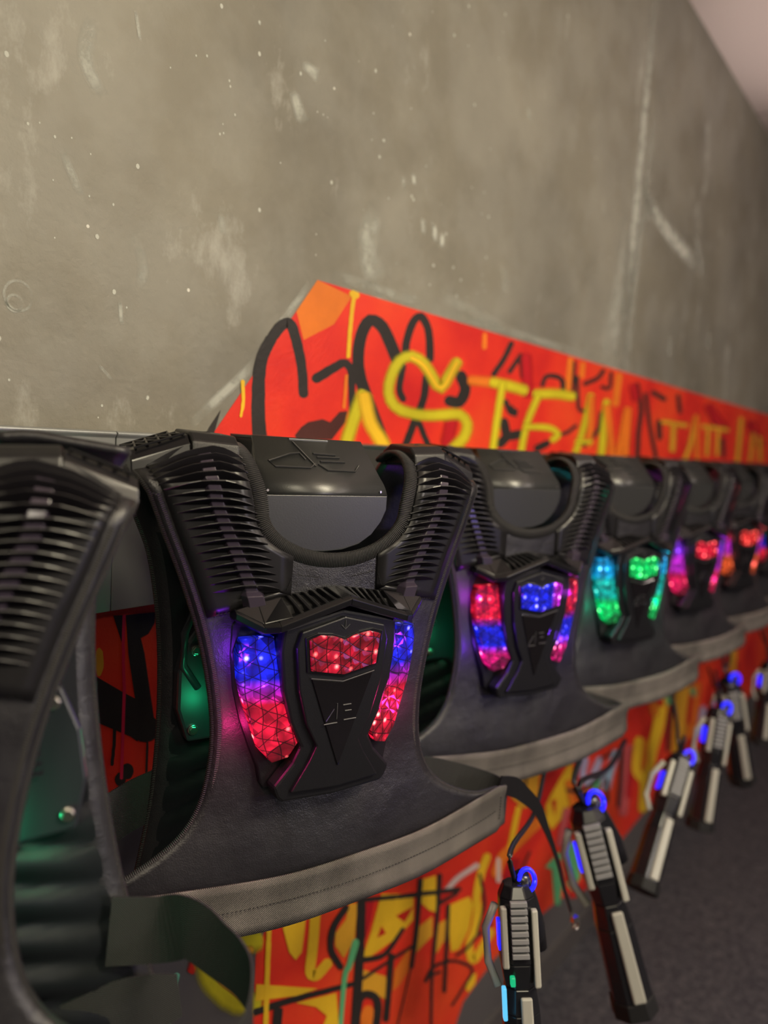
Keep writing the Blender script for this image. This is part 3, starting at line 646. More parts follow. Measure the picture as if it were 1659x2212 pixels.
('s','amber',1,'2.731 0.116 2.732 0.12 2.739 0.111 2.741 0.124 2.754 0.11 2.757 0.126 2.843 0.11 2.846 0.127 2.937 0.11 2.94 0.127 3.036 0.111 3.039 0.128 3.054 0.112 3.057 0.126 3.066 0.117 3.066 0.122'),
('s','amber',1,'2.875 0.121 2.892 0.121 2.858 0.117 2.91 0.118 2.853 0.11 2.918 0.113 2.857 0.081 2.922 0.083 2.861 0.051 2.926 0.053 2.865 0.022 2.931 0.022 2.872 0.016 2.925 0.016 2.891 0.013 2.907 0.013'),
('s','amber',1,'3.148 0.168 3.164 0.168 3.13 0.165 3.18 0.165 3.122 0.159 3.185 0.16 3.116 0.138 3.179 0.139 3.111 0.117 3.173 0.117 3.105 0.096 3.167 0.095 3.098 0.076 3.16 0.075 3.09 0.058 3.152 0.056 3.081 0.043 3.142 0.039 3.071 0.029 3.13 0.024 3.059 0.016 3.118 0.011 3.047 0.003 3.106 -0.002 3.036 -0.01 3.095 -0.015 3.038 -0.016 3.084 -0.02 3.051 -0.02 3.066 -0.021'),
('s','orange',1,'3.148 0.168 3.164 0.169 3.132 0.164 3.183 0.167 3.129 0.158 3.191 0.162 3.141 0.13 3.204 0.134 3.153 0.103 3.216 0.106 3.165 0.075 3.229 0.077 3.178 0.046 3.242 0.049 3.19 0.018 3.255 0.02 3.203 -0.011 3.268 -0.009 3.211 -0.016 3.264 -0.015 3.231 -0.019 3.247 -0.019'),
('s','amber',1,'3.236 0.125 3.236 0.129 3.245 0.12 3.247 0.134 3.263 0.119 3.266 0.136 3.386 0.12 3.389 0.137 3.517 0.12 3.519 0.138 3.656 0.121 3.659 0.14 3.678 0.123 3.681 0.138 3.692 0.129 3.693 0.133'),
('s','amber',1,'3.339 0.132 3.355 0.132 3.323 0.128 3.373 0.13 3.317 0.123 3.38 0.125 3.324 0.087 3.387 0.089 3.331 0.051 3.394 0.052 3.338 0.015 3.401 0.016 3.345 0.01 3.396 0.01 3.363 0.007 3.379 0.007'),
('s','amber',1,'3.494 0.129 3.509 0.129 3.478 0.125 3.526 0.127 3.474 0.12 3.534 0.123 3.482 0.087 3.543 0.088 3.491 0.053 3.552 0.054 3.5 0.018 3.561 0.019 3.507 0.014 3.556 0.014 3.524 0.011 3.539 0.011'),
('s','amber',1,'3.878 0.203 3.9 0.204 3.853 0.198 3.925 0.201 3.845 0.192 3.935 0.195 3.848 0.16 3.938 0.163 3.85 0.129 3.94 0.131 3.853 0.097 3.943 0.098 3.855 0.065 3.945 0.066 3.857 0.033 3.948 0.033 3.86 0.001 3.95 0 3.869 -0.006 3.942 -0.006 3.894 -0.01 3.917 -0.01'),
('s','amber',1,'4.16 0.142 4.18 0.143 4.138 0.139 4.203 0.14 4.13 0.133 4.211 0.135 4.13 0.091 4.212 0.091 4.131 0.048 4.212 0.048 4.132 0.005 4.213 0.004 4.14 -0 4.205 -0.001 4.162 -0.004 4.182 -0.004'),
('s','amber',1,'4.307 0.132 4.329 0.133 4.286 0.128 4.354 0.131 4.281 0.122 4.367 0.126 4.304 0.084 4.39 0.087 4.327 0.046 4.414 0.049 4.35 0.007 4.438 0.009 4.362 0.002 4.433 0.003 4.388 -0.001 4.41 -0.001'),
('p','amber',0,'0.574 -0.318 0.574 -0.325 0.572 -0.331 0.57 -0.335 0.568 -0.336 0.565 -0.334 0.563 -0.329 0.561 -0.322 0.56 -0.315 0.561 -0.308 0.562 -0.302 0.564 -0.298 0.567 -0.297 0.569 -0.299 0.572 -0.303 0.573 -0.31'),
('p','black',0,'0.586 -0.257 0.601 -0.298 0.603 -0.259'),
('p','black',0,'0.605 -0.259 0.653 -0.262 0.652 -0.277 0.642 -0.291 0.63 -0.295 0.637 -0.318 0.648 -0.373 0.658 -0.422 0.63 -0.442 0.619 -0.432 0.565 -0.397 0.558 -0.331 0.605 -0.366 0.624 -0.379 0.611 -0.313'),
('p','black',0,'0.667 -0.433 0.665 -0.441 0.66 -0.446 0.653 -0.448 0.644 -0.447 0.634 -0.443 0.627 -0.436 0.621 -0.428 0.619 -0.42 0.621 -0.413 0.626 -0.408 0.633 -0.405 0.642 -0.406 0.651 -0.41 0.659 -0.417 0.665 -0.425'),
('s','black',0,'0.593 -0.41 0.595 -0.41 0.592 -0.41 0.596 -0.411 0.591 -0.411 0.596 -0.413 0.591 -0.418 0.596 -0.419 0.591 -0.424 0.596 -0.426 0.591 -0.431 0.596 -0.432 0.591 -0.437 0.596 -0.439 0.59 -0.443 0.595 -0.445 0.59 -0.45 0.595 -0.452 0.589 -0.456 0.594 -0.458 0.589 -0.462 0.594 -0.464 0.589 -0.464 0.593 -0.465 0.591 -0.465 0.592 -0.466'),
('s','black',0,'0.646 -0.441 0.647 -0.442 0.645 -0.442 0.648 -0.443 0.645 -0.443 0.648 -0.444 0.645 -0.455 0.649 -0.456 0.645 -0.467 0.649 -0.468 0.645 -0.479 0.649 -0.48 0.645 -0.491 0.649 -0.492 0.645 -0.492 0.648 -0.493 0.646 -0.493 0.647 -0.493'),
('p','black',0,'0.626 -0.484 0.625 -0.488 0.623 -0.491 0.62 -0.493 0.615 -0.492 0.611 -0.49 0.607 -0.486 0.605 -0.482 0.604 -0.477 0.605 -0.473 0.607 -0.47 0.61 -0.469 0.615 -0.469 0.619 -0.471 0.623 -0.475 0.625 -0.479'),
('p','black',0,'0.614 -0.492 0.613 -0.495 0.612 -0.498 0.609 -0.499 0.605 -0.499 0.602 -0.497 0.599 -0.494 0.597 -0.49 0.596 -0.486 0.597 -0.482 0.599 -0.48 0.601 -0.478 0.605 -0.479 0.608 -0.48 0.611 -0.484 0.613 -0.487'),
('s','black',0,'0.608 -0.493 0.61 -0.494 0.607 -0.493 0.611 -0.495 0.607 -0.494 0.611 -0.496 0.607 -0.504 0.611 -0.505 0.607 -0.513 0.612 -0.514 0.607 -0.522 0.612 -0.524 0.607 -0.531 0.612 -0.533 0.608 -0.541 0.612 -0.542 0.608 -0.55 0.612 -0.552 0.608 -0.559 0.612 -0.561 0.608 -0.568 0.612 -0.57 0.608 -0.57 0.612 -0.571 0.61 -0.571 0.611 -0.572'),
('s','pink',0,'0.602 -0.258 0.603 -0.258 0.601 -0.259 0.605 -0.259 0.6 -0.26 0.605 -0.261 0.6 -0.268 0.605 -0.269 0.6 -0.276 0.605 -0.277 0.6 -0.285 0.605 -0.286 0.6 -0.293 0.605 -0.294 0.6 -0.301 0.605 -0.302 0.601 -0.309 0.606 -0.31 0.601 -0.317 0.606 -0.318 0.601 -0.325 0.606 -0.326 0.602 -0.332 0.607 -0.333 0.602 -0.339 0.607 -0.34 0.603 -0.346 0.608 -0.347 0.603 -0.353 0.608 -0.354 0.604 -0.359 0.609 -0.36 0.604 -0.366 0.609 -0.367 0.604 -0.372 0.609 -0.374 0.604 -0.378 0.609 -0.38 0.604 -0.384 0.609 -0.386 0.604 -0.39 0.609 -0.392 0.604 -0.396 0.609 -0.398 0.604 -0.404 0.609 -0.405 0.604 -0.411 0.609 -0.413 0.604 -0.421 0.609 -0.422 0.604 -0.431 0.609 -0.432 0.604 -0.441 0.609 -0.443 0.604 -0.453 0.609 -0.454 0.604 -0.464 0.609 -0.466 0.604 -0.475 0.609 -0.477 0.604 -0.486 0.609 -0.488 0.604 -0.488 0.609 -0.489 0.606 -0.489 0.607 -0.49'),
('s','red',1,'0.755 -0.817 0.759 -0.821 0.75 -0.815 0.763 -0.826 0.747 -0.817 0.763 -0.831 0.744 -0.824 0.759 -0.838 0.74 -0.831 0.756 -0.845 0.737 -0.839 0.752 -0.852 0.737 -0.843 0.749 -0.854 0.74 -0.848 0.744 -0.852'),
('s','lime',1,'0.901 -0.868 0.904 -0.879 0.889 -0.852 0.897 -0.887 0.874 -0.842 0.883 -0.885 0.861 -0.837 0.87 -0.88 0.848 -0.832 0.857 -0.874 0.835 -0.827 0.845 -0.869 0.821 -0.822 0.835 -0.865 0.808 -0.819 0.827 -0.863 0.797 -0.817 0.819 -0.862 0.787 -0.816 0.812 -0.861 0.777 -0.817 0.807 -0.861 0.768 -0.82 0.803 -0.862 0.761 -0.825 0.802 -0.863 0.757 -0.834 0.801 -0.865 0.756 -0.844 0.801 -0.869 0.758 -0.855 0.801 -0.874 0.761 -0.868 0.803 -0.88 0.767 -0.882 0.806 -0.886 0.775 -0.896 0.811 -0.894 0.786 -0.912 0.818 -0.905 0.798 -0.928 0.828 -0.918 0.81 -0.944 0.837 -0.929 0.824 -0.958 0.844 -0.937 0.838 -0.972 0.849 -0.941 0.853 -0.982 0.854 -0.944 0.865 -0.989 0.861 -0.948 0.874 -0.994 0.872 -0.954 0.883 -1 0.882 -0.961 0.899 -1.006 0.898 -0.974 0.908 -1.001 0.907 -0.991'),
('s','amber',1,'0.878 -0.877 0.879 -0.881 0.874 -0.872 0.878 -0.884 0.869 -0.869 0.873 -0.884 0.855 -0.864 0.859 -0.879 0.84 -0.858 0.844 -0.874 0.826 -0.854 0.832 -0.869 0.815 -0.851 0.822 -0.867 0.806 -0.851 0.816 -0.867 0.799 -0.853 0.812 -0.868 0.794 -0.856 0.809 -0.87 0.792 -0.862 0.807 -0.873 0.791 -0.869 0.807 -0.877 0.793 -0.878 0.808 -0.883 0.797 -0.888 0.811 -0.89 0.803 -0.9 0.815 -0.898 0.813 -0.913 0.823 -0.908 0.825 -0.926 0.834 -0.921 0.838 -0.94 0.847 -0.934 0.85 -0.954 0.859 -0.948 0.855 -0.958 0.863 -0.954 0.86 -0.96 0.863 -0.958'),
('s','mint',0,'0.716 -0.833 0.718 -0.835 0.713 -0.832 0.721 -0.838 0.711 -0.833 0.721 -0.841 0.709 -0.839 0.719 -0.847 0.707 -0.844 0.717 -0.852 0.705 -0.85 0.716 -0.858 0.703 -0.856 0.714 -0.864 0.702 -0.862 0.712 -0.87 0.7 -0.87 0.711 -0.878 0.699 -0.879 0.709 -0.886 0.698 -0.888 0.708 -0.895 0.696 -0.897 0.707 -0.904 0.695 -0.905 0.706 -0.913 0.696 -0.909 0.704 -0.915 0.699 -0.912 0.701 -0.914'),
('p','yellow',0,'0.947 -0.876 0.948 -0.838 1.007 -0.866 1.006 -0.902 1.001 -0.95 0.985 -0.956 0.967 -0.932'),
('s','yellow',0,'1.03 -0.867 1.037 -0.871 1.022 -0.866 1.045 -0.879 1.019 -0.871 1.048 -0.886 1.018 -0.889 1.048 -0.905 1.018 -0.907 1.047 -0.923 1.018 -0.925 1.047 -0.942 1.017 -0.942 1.046 -0.959 1.016 -0.957 1.045 -0.975 1.014 -0.972 1.043 -0.99 1.013 -0.986 1.042 -1.003 1.014 -0.998 1.043 -1.012 1.021 -1.012 1.043 -1.012 1.036 -1.026 1.037 -1.006 1.048 -1.032 1.037 -1.006 1.058 -1.034 1.04 -1.006 1.067 -1.033 1.044 -1.006 1.075 -1.031 1.05 -1.004 1.082 -1.028 1.058 -1.002 1.09 -1.026 1.065 -0.999 1.093 -1.022 1.073 -1 1.089 -1.013 1.083 -1.006'),
('p','amber',0,'1.096 -0.96 1.126 -0.947 1.135 -0.917 1.161 -0.929 1.159 -1.006 1.127 -1.028 1.098 -0.987'),
('p','yellow',0,'1.19 -1.059 1.214 -1.015 1.241 -0.946 1.364 -1.002 1.371 -1.066 1.322 -1.079 1.206 -1.072'),
('p','red',0,'1.3 -1.023 1.369 -1.033 1.337 -1.056'),
('p','red',0,'1.236 -1.041 1.249 -1.02 1.268 -1.047'),
('p','crimson',0,'1.185 -0.94 1.216 -0.945 1.211 -0.988 1.197 -1.026'),
('p','yellow',0,'1.386 -0.98 1.454 -0.998 1.467 -1.095 1.435 -1.074 1.399 -1.04'),
('p','yellow',0,'1.528 -1.105 1.62 -1.126 1.647 -1.16 1.635 -1.219 1.591 -1.252 1.551 -1.238 1.534 -1.175'),
('s','yellow',0,'1.699 -1.044 1.71 -1.05 1.685 -1.04 1.719 -1.06 1.678 -1.042 1.72 -1.067 1.671 -1.052 1.713 -1.077 1.664 -1.061 1.705 -1.086 1.657 -1.071 1.698 -1.096 1.651 -1.083 1.693 -1.106 1.647 -1.095 1.689 -1.118 1.643 -1.109 1.685 -1.132 1.641 -1.123 1.683 -1.145 1.64 -1.135 1.682 -1.156 1.642 -1.146 1.683 -1.164 1.645 -1.155 1.686 -1.17 1.648 -1.162 1.69 -1.179 1.65 -1.17 1.692 -1.191 1.65 -1.182 1.692 -1.204 1.649 -1.196 1.692 -1.219 1.647 -1.209 1.689 -1.234 1.644 -1.221 1.686 -1.247 1.639 -1.229 1.68 -1.257 1.632 -1.236 1.672 -1.264 1.625 -1.244 1.665 -1.271 1.621 -1.255 1.663 -1.278 1.624 -1.271 1.666 -1.29 1.631 -1.289 1.672 -1.306 1.641 -1.308 1.678 -1.319 1.667 -1.333 1.671 -1.314 1.696 -1.342 1.662 -1.309 1.71 -1.338 1.671 -1.306 1.723 -1.332 1.683 -1.3 1.734 -1.326 1.694 -1.294 1.745 -1.321 1.704 -1.289 1.756 -1.315 1.714 -1.284 1.766 -1.309 1.724 -1.278 1.776 -1.304 1.734 -1.272 1.777 -1.297 1.743 -1.272 1.769 -1.287 1.758 -1.279'),
('p','amber',0,'1.388 -1.157 1.386 -1.095 1.452 -1.097 1.458 -1.148'),
('p','amber',0,'1.186 -1.083 1.279 -1.151 1.289 -1.211 1.255 -1.182 1.192 -1.141'),
('p','orange',0,'1.308 -1.202 1.31 -1.154 1.366 -1.126 1.365 -1.184 1.336 -1.201'),
('p','yellow',0,'0.887 -0.948 0.944 -0.983 1.054 -1.051 0.996 -1.032 0.887 -0.979'),
('p','yellow',0,'0.992 -1.044 1.046 -1.066 1.11 -1.092 1.129 -1.189 1.069 -1.152 1.085 -1.125 1.05 -1.086'),
('p','yellow',0,'1.641 -1.385 1.656 -1.362 1.692 -1.369 1.69 -1.4 1.657 -1.404'),
('p','orange',0,'1.25 -1.232 1.25 -1.244 1.245 -1.252 1.237 -1.253 1.227 -1.25 1.216 -1.241 1.207 -1.228 1.2 -1.214 1.197 -1.2 1.198 -1.189 1.203 -1.181 1.21 -1.179 1.22 -1.183 1.231 -1.191 1.24 -1.204 1.247 -1.218'),
('p','amber',0,'1.475 -1.128 1.516 -1.136 1.515 -1.189 1.481 -1.207'),
('s','white',1,'1.504 -1.062 1.499 -1.058 1.511 -1.067 1.496 -1.053 1.518 -1.067 1.498 -1.05 1.529 -1.065 1.509 -1.048 1.54 -1.062 1.52 -1.045 1.551 -1.06 1.532 -1.042 1.565 -1.059 1.548 -1.041 1.584 -1.059 1.568 -1.041 1.607 -1.061 1.591 -1.043 1.631 -1.063 1.615 -1.045 1.656 -1.065 1.639 -1.046 1.661 -1.063 1.647 -1.048 1.66 -1.058 1.656 -1.054'),
('s','black',0,'1.158 -0.908 1.187 -0.922 1.158 -0.917 1.188 -0.931 1.159 -0.927 1.188 -0.941 1.159 -0.936 1.189 -0.95 1.16 -0.945 1.19 -0.96 1.161 -0.954 1.19 -0.969 1.161 -0.964 1.191 -0.979 1.162 -0.973 1.191 -0.988 1.162 -0.983 1.192 -0.998 1.163 -0.992 1.192 -1.008 1.163 -1.002 1.193 -1.018 1.163 -1.013 1.193 -1.029 1.164 -1.024 1.194 -1.04 1.164 -1.035 1.194 -1.052 1.164 -1.047 1.194 -1.064 1.165 -1.059 1.194 -1.076 1.165 -1.072 1.195 -1.089 1.165 -1.085 1.195 -1.103 1.165 -1.099 1.195 -1.117 1.165 -1.112 1.195 -1.131 1.165 -1.126 1.195 -1.145 1.165 -1.14 1.195 -1.159 1.165 -1.154 1.195 -1.173 1.165 -1.169 1.195 -1.188 1.165 -1.183 1.195 -1.202 1.165 -1.197 1.195 -1.216 1.165 -1.21 1.195 -1.23'),
('s','black',0,'1.127 -0.916 1.131 -0.92 1.12 -0.913 1.134 -0.926 1.115 -0.913 1.133 -0.929 1.106 -0.919 1.123 -0.935 1.096 -0.924 1.113 -0.94 1.086 -0.931 1.104 -0.946 1.079 -0.938 1.098 -0.953 1.075 -0.948 1.095 -0.961 1.073 -0.959 1.093 -0.971 1.074 -0.971 1.093 -0.981 1.076 -0.984 1.095 -0.991 1.082 -0.998 1.1 -1.002 1.091 -1.013 1.108 -1.014 1.101 -1.027 1.117 -1.028 1.11 -1.04 1.127 -1.043 1.115 -1.046 1.129 -1.048 1.121 -1.05 1.126 -1.05'),
('s','black',0,'1.181 -1.065 1.18 -1.06 1.186 -1.07 1.182 -1.058 1.193 -1.074 1.188 -1.058 1.208 -1.08 1.203 -1.065 1.224 -1.087 1.22 -1.073 1.241 -1.094 1.235 -1.079 1.258 -1.1 1.249 -1.084 1.275 -1.102 1.262 -1.087 1.289 -1.101 1.275 -1.085 1.302 -1.095 1.287 -1.081 1.314 -1.089 1.299 -1.075 1.326 -1.082 1.311 -1.069 1.338 -1.075 1.324 -1.063 1.339 -1.073 1.328 -1.063 1.337 -1.069 1.333 -1.065'),
('s','black',0,'1.184 -0.933 1.183 -0.931 1.187 -0.938 1.185 -0.929 1.192 -0.941 1.19 -0.929 1.207 -0.947 1.204 -0.935 1.221 -0.952 1.218 -0.941 1.235 -0.958 1.233 -0.947 1.25 -0.964 1.247 -0.953 1.265 -0.97 1.262 -0.959 1.28 -0.977 1.278 -0.965 1.297 -0.983 1.294 -0.972 1.315 -0.991 1.312 -0.979 1.334 -0.998 1.331 -0.986 1.355 -1.007 1.352 -0.994 1.378 -1.016 1.375 -1.003 1.403 -1.025 1.399 -1.012 1.428 -1.035 1.425 -1.022 1.455 -1.046 1.451 -1.033 1.483 -1.056 1.479 -1.043 1.512 -1.068 1.507 -1.054 1.541 -1.079 1.536 -1.065 1.57 -1.09 1.565 -1.076 1.576 -1.092 1.573 -1.08 1.579 -1.089 1.578 -1.086'),
('s','black',0,'1.386 -0.973 1.391 -0.976 1.38 -0.973 1.397 -0.981 1.378 -0.975 1.399 -0.986 1.378 -0.99 1.399 -1 1.378 -1.005 1.399 -1.015 1.378 -1.02 1.399 -1.03 1.378 -1.035 1.399 -1.045 1.379 -1.049 1.399 -1.06 1.379 -1.064 1.398 -1.074 1.378 -1.077 1.398 -1.088 1.378 -1.091 1.397 -1.101 1.377 -1.103 1.396 -1.114 1.376 -1.114 1.395 -1.125 1.375 -1.125 1.394 -1.136 1.374 -1.135 1.393 -1.147 1.373 -1.146 1.391 -1.157 1.372 -1.156 1.389 -1.167 1.37 -1.166 1.388 -1.177 1.369 -1.177 1.387 -1.188 1.371 -1.181 1.385 -1.189 1.375 -1.185 1.379 -1.188'),
('s','black',0,'1.374 -1.182 1.375 -1.183 1.372 -1.181 1.377 -1.184 1.371 -1.182 1.377 -1.186 1.368 -1.194 1.373 -1.198 1.364 -1.206 1.37 -1.21 1.36 -1.218 1.366 -1.222 1.357 -1.23 1.362 -1.234 1.353 -1.242 1.359 -1.246 1.349 -1.253 1.355 -1.257 1.346 -1.263 1.351 -1.267 1.342 -1.273 1.348 -1.278 1.339 -1.283 1.344 -1.287 1.335 -1.293 1.341 -1.297 1.332 -1.302 1.337 -1.306 1.328 -1.312 1.334 -1.316 1.329 -1.313 1.333 -1.317 1.33 -1.315 1.331 -1.316'),
('s','black',0,'1.468 -0.999 1.474 -1.001 1.463 -0.998 1.479 -1.006 1.461 -1.001 1.482 -1.01 1.461 -1.013 1.482 -1.023 1.462 -1.026 1.482 -1.035 1.462 -1.038 1.482 -1.048 1.463 -1.05 1.482 -1.06 1.464 -1.063 1.483 -1.072 1.464 -1.075 1.483 -1.085 1.464 -1.088 1.483 -1.097 1.465 -1.101 1.483 -1.11 1.465 -1.113 1.483 -1.123 1.465 -1.126 1.482 -1.135 1.464 -1.138 1.481 -1.147 1.464 -1.15 1.48 -1.159 1.463 -1.162 1.479 -1.171 1.462 -1.175 1.478 -1.184 1.462 -1.188 1.477 -1.196 1.462 -1.201 1.476 -1.21 1.462 -1.216 1.476 -1.224 1.462 -1.231 1.476 -1.239 1.463 -1.248 1.477 -1.256 1.465 -1.266 1.478 -1.274 1.466 -1.285 1.479 -1.292 1.468 -1.305 1.481 -1.312 1.471 -1.325 1.483 -1.332 1.473 -1.345 1.485 -1.353 1.475 -1.366 1.487 -1.373 1.478 -1.386 1.489 -1.393 1.48 -1.407 1.491 -1.413 1.481 -1.409 1.49 -1.415 1.484 -1.412 1.487 -1.414'),
('s','black',0,'1.475 -1.079 1.473 -1.076 1.48 -1.083 1.472 -1.073 1.485 -1.085 1.476 -1.072 1.511 -1.088 1.501 -1.075 1.536 -1.091 1.526 -1.079 1.563 -1.095 1.552 -1.082 1.566 -1.094 1.558 -1.084 1.566 -1.091 1.563 -1.088'),
('s','black',0,'1.518 -1.097 1.522 -1.099 1.513 -1.097 1.527 -1.103 1.511 -1.099 1.529 -1.107 1.512 -1.111 1.53 -1.12 1.513 -1.124 1.531 -1.133 1.514 -1.136 1.532 -1.145 1.515 -1.149 1.533 -1.157 1.516 -1.161 1.534 -1.17 1.517 -1.174 1.535 -1.183 1.518 -1.187 1.536 -1.197 1.519 -1.201 1.537 -1.211 1.52 -1.216 1.538 -1.225 1.52 -1.231 1.538 -1.24 1.521 -1.246 1.539 -1.256 1.522 -1.262 1.54 -1.272 1.523 -1.278 1.541 -1.288 1.523 -1.294 1.541 -1.304 1.524 -1.31 1.542 -1.32 1.525 -1.325 1.543 -1.336 1.527 -1.329 1.541 -1.338 1.532 -1.334 1.536 -1.337'),
('s','black',0,'0.882 -0.999 0.88 -0.995 0.886 -1.005 0.881 -0.992 0.891 -1.008 0.885 -0.992 0.902 -1.012 0.896 -0.996 0.914 -1.015 0.907 -1 0.925 -1.019 0.919 -1.004 0.937 -1.023 0.931 -1.007 0.948 -1.027 0.942 -1.011 0.959 -1.03 0.953 -1.015 0.969 -1.034 0.963 -1.019 0.978 -1.037 0.972 -1.022 0.984 -1.039 0.979 -1.025 0.99 -1.042 0.985 -1.027 0.996 -1.044 0.991 -1.03 1.004 -1.047 0.998 -1.032 1.012 -1.05 1.007 -1.036 1.024 -1.054 1.019 -1.04 1.039 -1.06 1.034 -1.046 1.057 -1.067 1.052 -1.053 1.076 -1.075 1.071 -1.061 1.098 -1.083 1.093 -1.069 1.12 -1.092 1.115 -1.078 1.143 -1.101 1.138 -1.087 1.165 -1.109 1.16 -1.096 1.169 -1.11 1.165 -1.099 1.171 -1.107 1.169 -1.104'),
('s','black',0,'1.191 -1.11 1.189 -1.108 1.194 -1.113 1.189 -1.105 1.198 -1.114 1.191 -1.104 1.213 -1.116 1.206 -1.106 1.228 -1.117 1.221 -1.107 1.244 -1.119 1.237 -1.109 1.26 -1.121 1.252 -1.111 1.276 -1.123 1.268 -1.113 1.291 -1.125 1.284 -1.114 1.307 -1.127 1.3 -1.116 1.323 -1.129 1.315 -1.118 1.338 -1.131 1.331 -1.12 1.354 -1.133 1.347 -1.123 1.37 -1.135 1.363 -1.125 1.387 -1.138 1.379 -1.127 1.389 -1.137 1.383 -1.129 1.389 -1.135 1.387 -1.132'),
('s','black',0,'1.29 -1.103 1.296 -1.106 1.284 -1.101 1.303 -1.112 1.282 -1.104 1.305 -1.117 1.282 -1.118 1.305 -1.132 1.282 -1.133 1.305 -1.146 1.281 -1.147 1.304 -1.161 1.281 -1.161 1.304 -1.175 1.281 -1.175 1.304 -1.189 1.281 -1.188 1.304 -1.202 1.281 -1.199 1.304 -1.214 1.28 -1.21 1.304 -1.225 1.28 -1.22 1.303 -1.235 1.28 -1.229 1.303 -1.244 1.279 -1.239 1.303 -1.254 1.279 -1.249 1.302 -1.264 1.281 -1.255 1.3 -1.267 1.288 -1.261 1.293 -1.265'),
('s','black',0,'1.184 -1.19 1.177 -1.185 1.192 -1.193 1.17 -1.177 1.195 -1.19 1.168 -1.171 1.197 -1.182 1.17 -1.163 1.199 -1.173 1.172 -1.154 1.2 -1.165 1.174 -1.145 1.203 -1.162 1.179 -1.139 1.207 -1.161 1.187 -1.137 1.211 -1.162 1.198 -1.138 1.215 -1.163 1.21 -1.143 1.219 -1.166 1.223 -1.151 1.225 -1.171 1.235 -1.16 1.232 -1.176 1.248 -1.172 1.237 -1.183 1.261 -1.188 1.241 -1.191 1.269 -1.205 1.242 -1.204 1.272 -1.222 1.242 -1.22 1.271 -1.24 1.239 -1.238 1.269 -1.258 1.238 -1.255 1.267 -1.276 1.24 -1.262 1.264 -1.279 1.248 -1.271 1.255 -1.276'),
('s','black',0,'1.443 -1.258 1.44 -1.255 1.449 -1.26 1.436 -1.25 1.452 -1.26 1.437 -1.248 1.458 -1.254 1.443 -1.242 1.464 -1.248 1.449 -1.236 1.47 -1.243 1.457 -1.231 1.48 -1.242 1.47 -1.23 1.497 -1.245 1.489 -1.233 1.519 -1.252 1.512 -1.24 1.542 -1.261 1.539 -1.251 1.566 -1.272 1.565 -1.264 1.592 -1.288 1.594 -1.282 1.621 -1.309 1.626 -1.304 1.647 -1.329 1.655 -1.327 1.661 -1.343 1.675 -1.348 1.661 -1.351 1.676 -1.361 1.652 -1.358 1.665 -1.369 1.638 -1.363 1.65 -1.373 1.624 -1.368 1.637 -1.378 1.612 -1.373 1.624 -1.384 1.599 -1.379 1.611 -1.389 1.586 -1.383 1.597 -1.393 1.573 -1.388 1.583 -1.398 1.572 -1.39 1.581 -1.397 1.574 -1.393 1.577 -1.395'),
('s','black',0,'1.663 -1.083 1.666 -1.084 1.659 -1.083 1.671 -1.087 1.659 -1.086 1.673 -1.09 1.668 -1.105 1.683 -1.11 1.678 -1.125 1.693 -1.129 1.688 -1.144 1.702 -1.15 1.695 -1.163 1.71 -1.169 1.699 -1.181 1.715 -1.188 1.697 -1.198 1.712 -1.207 1.69 -1.215 1.705 -1.224 1.681 -1.231 1.696 -1.24 1.675 -1.245 1.69 -1.254 1.675 -1.257 1.69 -1.262 1.694 -1.27 1.687 -1.259 1.709 -1.272 1.698 -1.26 1.726 -1.271 1.714 -1.259 1.744 -1.27 1.731 -1.258 1.759 -1.269 1.747 -1.258 1.761 -1.268 1.752 -1.259 1.76 -1.265 1.757 -1.262'),
('s','black',0,'1.685 -1.257 1.688 -1.26 1.68 -1.254 1.69 -1.263 1.676 -1.254 1.689 -1.265 1.66 -1.257 1.673 -1.268 1.644 -1.261 1.656 -1.272 1.628 -1.262 1.639 -1.274 1.611 -1.262 1.621 -1.273 1.594 -1.259 1.603 -1.27 1.577 -1.257 1.586 -1.267 1.575 -1.257 1.582 -1.266 1.575 -1.26 1.578 -1.263'),
('s','black',0,'0.934 -1.018 0.958 -1.034 0.934 -1.031 0.958 -1.047 0.933 -1.044 0.957 -1.061 0.933 -1.057 0.957 -1.074 0.932 -1.07 0.956 -1.087'),
('s','black',0,'1.446 -1.246 1.445 -1.243 1.45 -1.249 1.446 -1.241 1.454 -1.251 1.448 -1.241 1.471 -1.257 1.466 -1.247 1.489 -1.263 1.484 -1.253 1.508 -1.269 1.502 -1.259 1.51 -1.269 1.506 -1.261 1.511 -1.267 1.51 -1.265'),
('s','green',0,'1.162 -1.005 1.168 -1.009 1.155 -1.003 1.173 -1.016 1.151 -1.005 1.174 -1.021 1.149 -1.012 1.171 -1.028 1.146 -1.02 1.168 -1.035 1.144 -1.027 1.165 -1.042 1.141 -1.034 1.162 -1.049 1.139 -1.041 1.159 -1.055 1.137 -1.046 1.156 -1.061 1.135 -1.05 1.153 -1.065 1.134 -1.05 1.149 -1.066 1.131 -1.051 1.147 -1.067 1.129 -1.054 1.145 -1.067 1.127 -1.059 1.144 -1.071 1.125 -1.068 1.142 -1.079 1.125 -1.082 1.141 -1.092 1.124 -1.1 1.14 -1.11 1.124 -1.121 1.139 -1.13 1.124 -1.143 1.138 -1.152 1.124 -1.164 1.138 -1.174 1.123 -1.185 1.137 -1.194 1.125 -1.189 1.135 -1.196 1.128 -1.193 1.132 -1.195'),
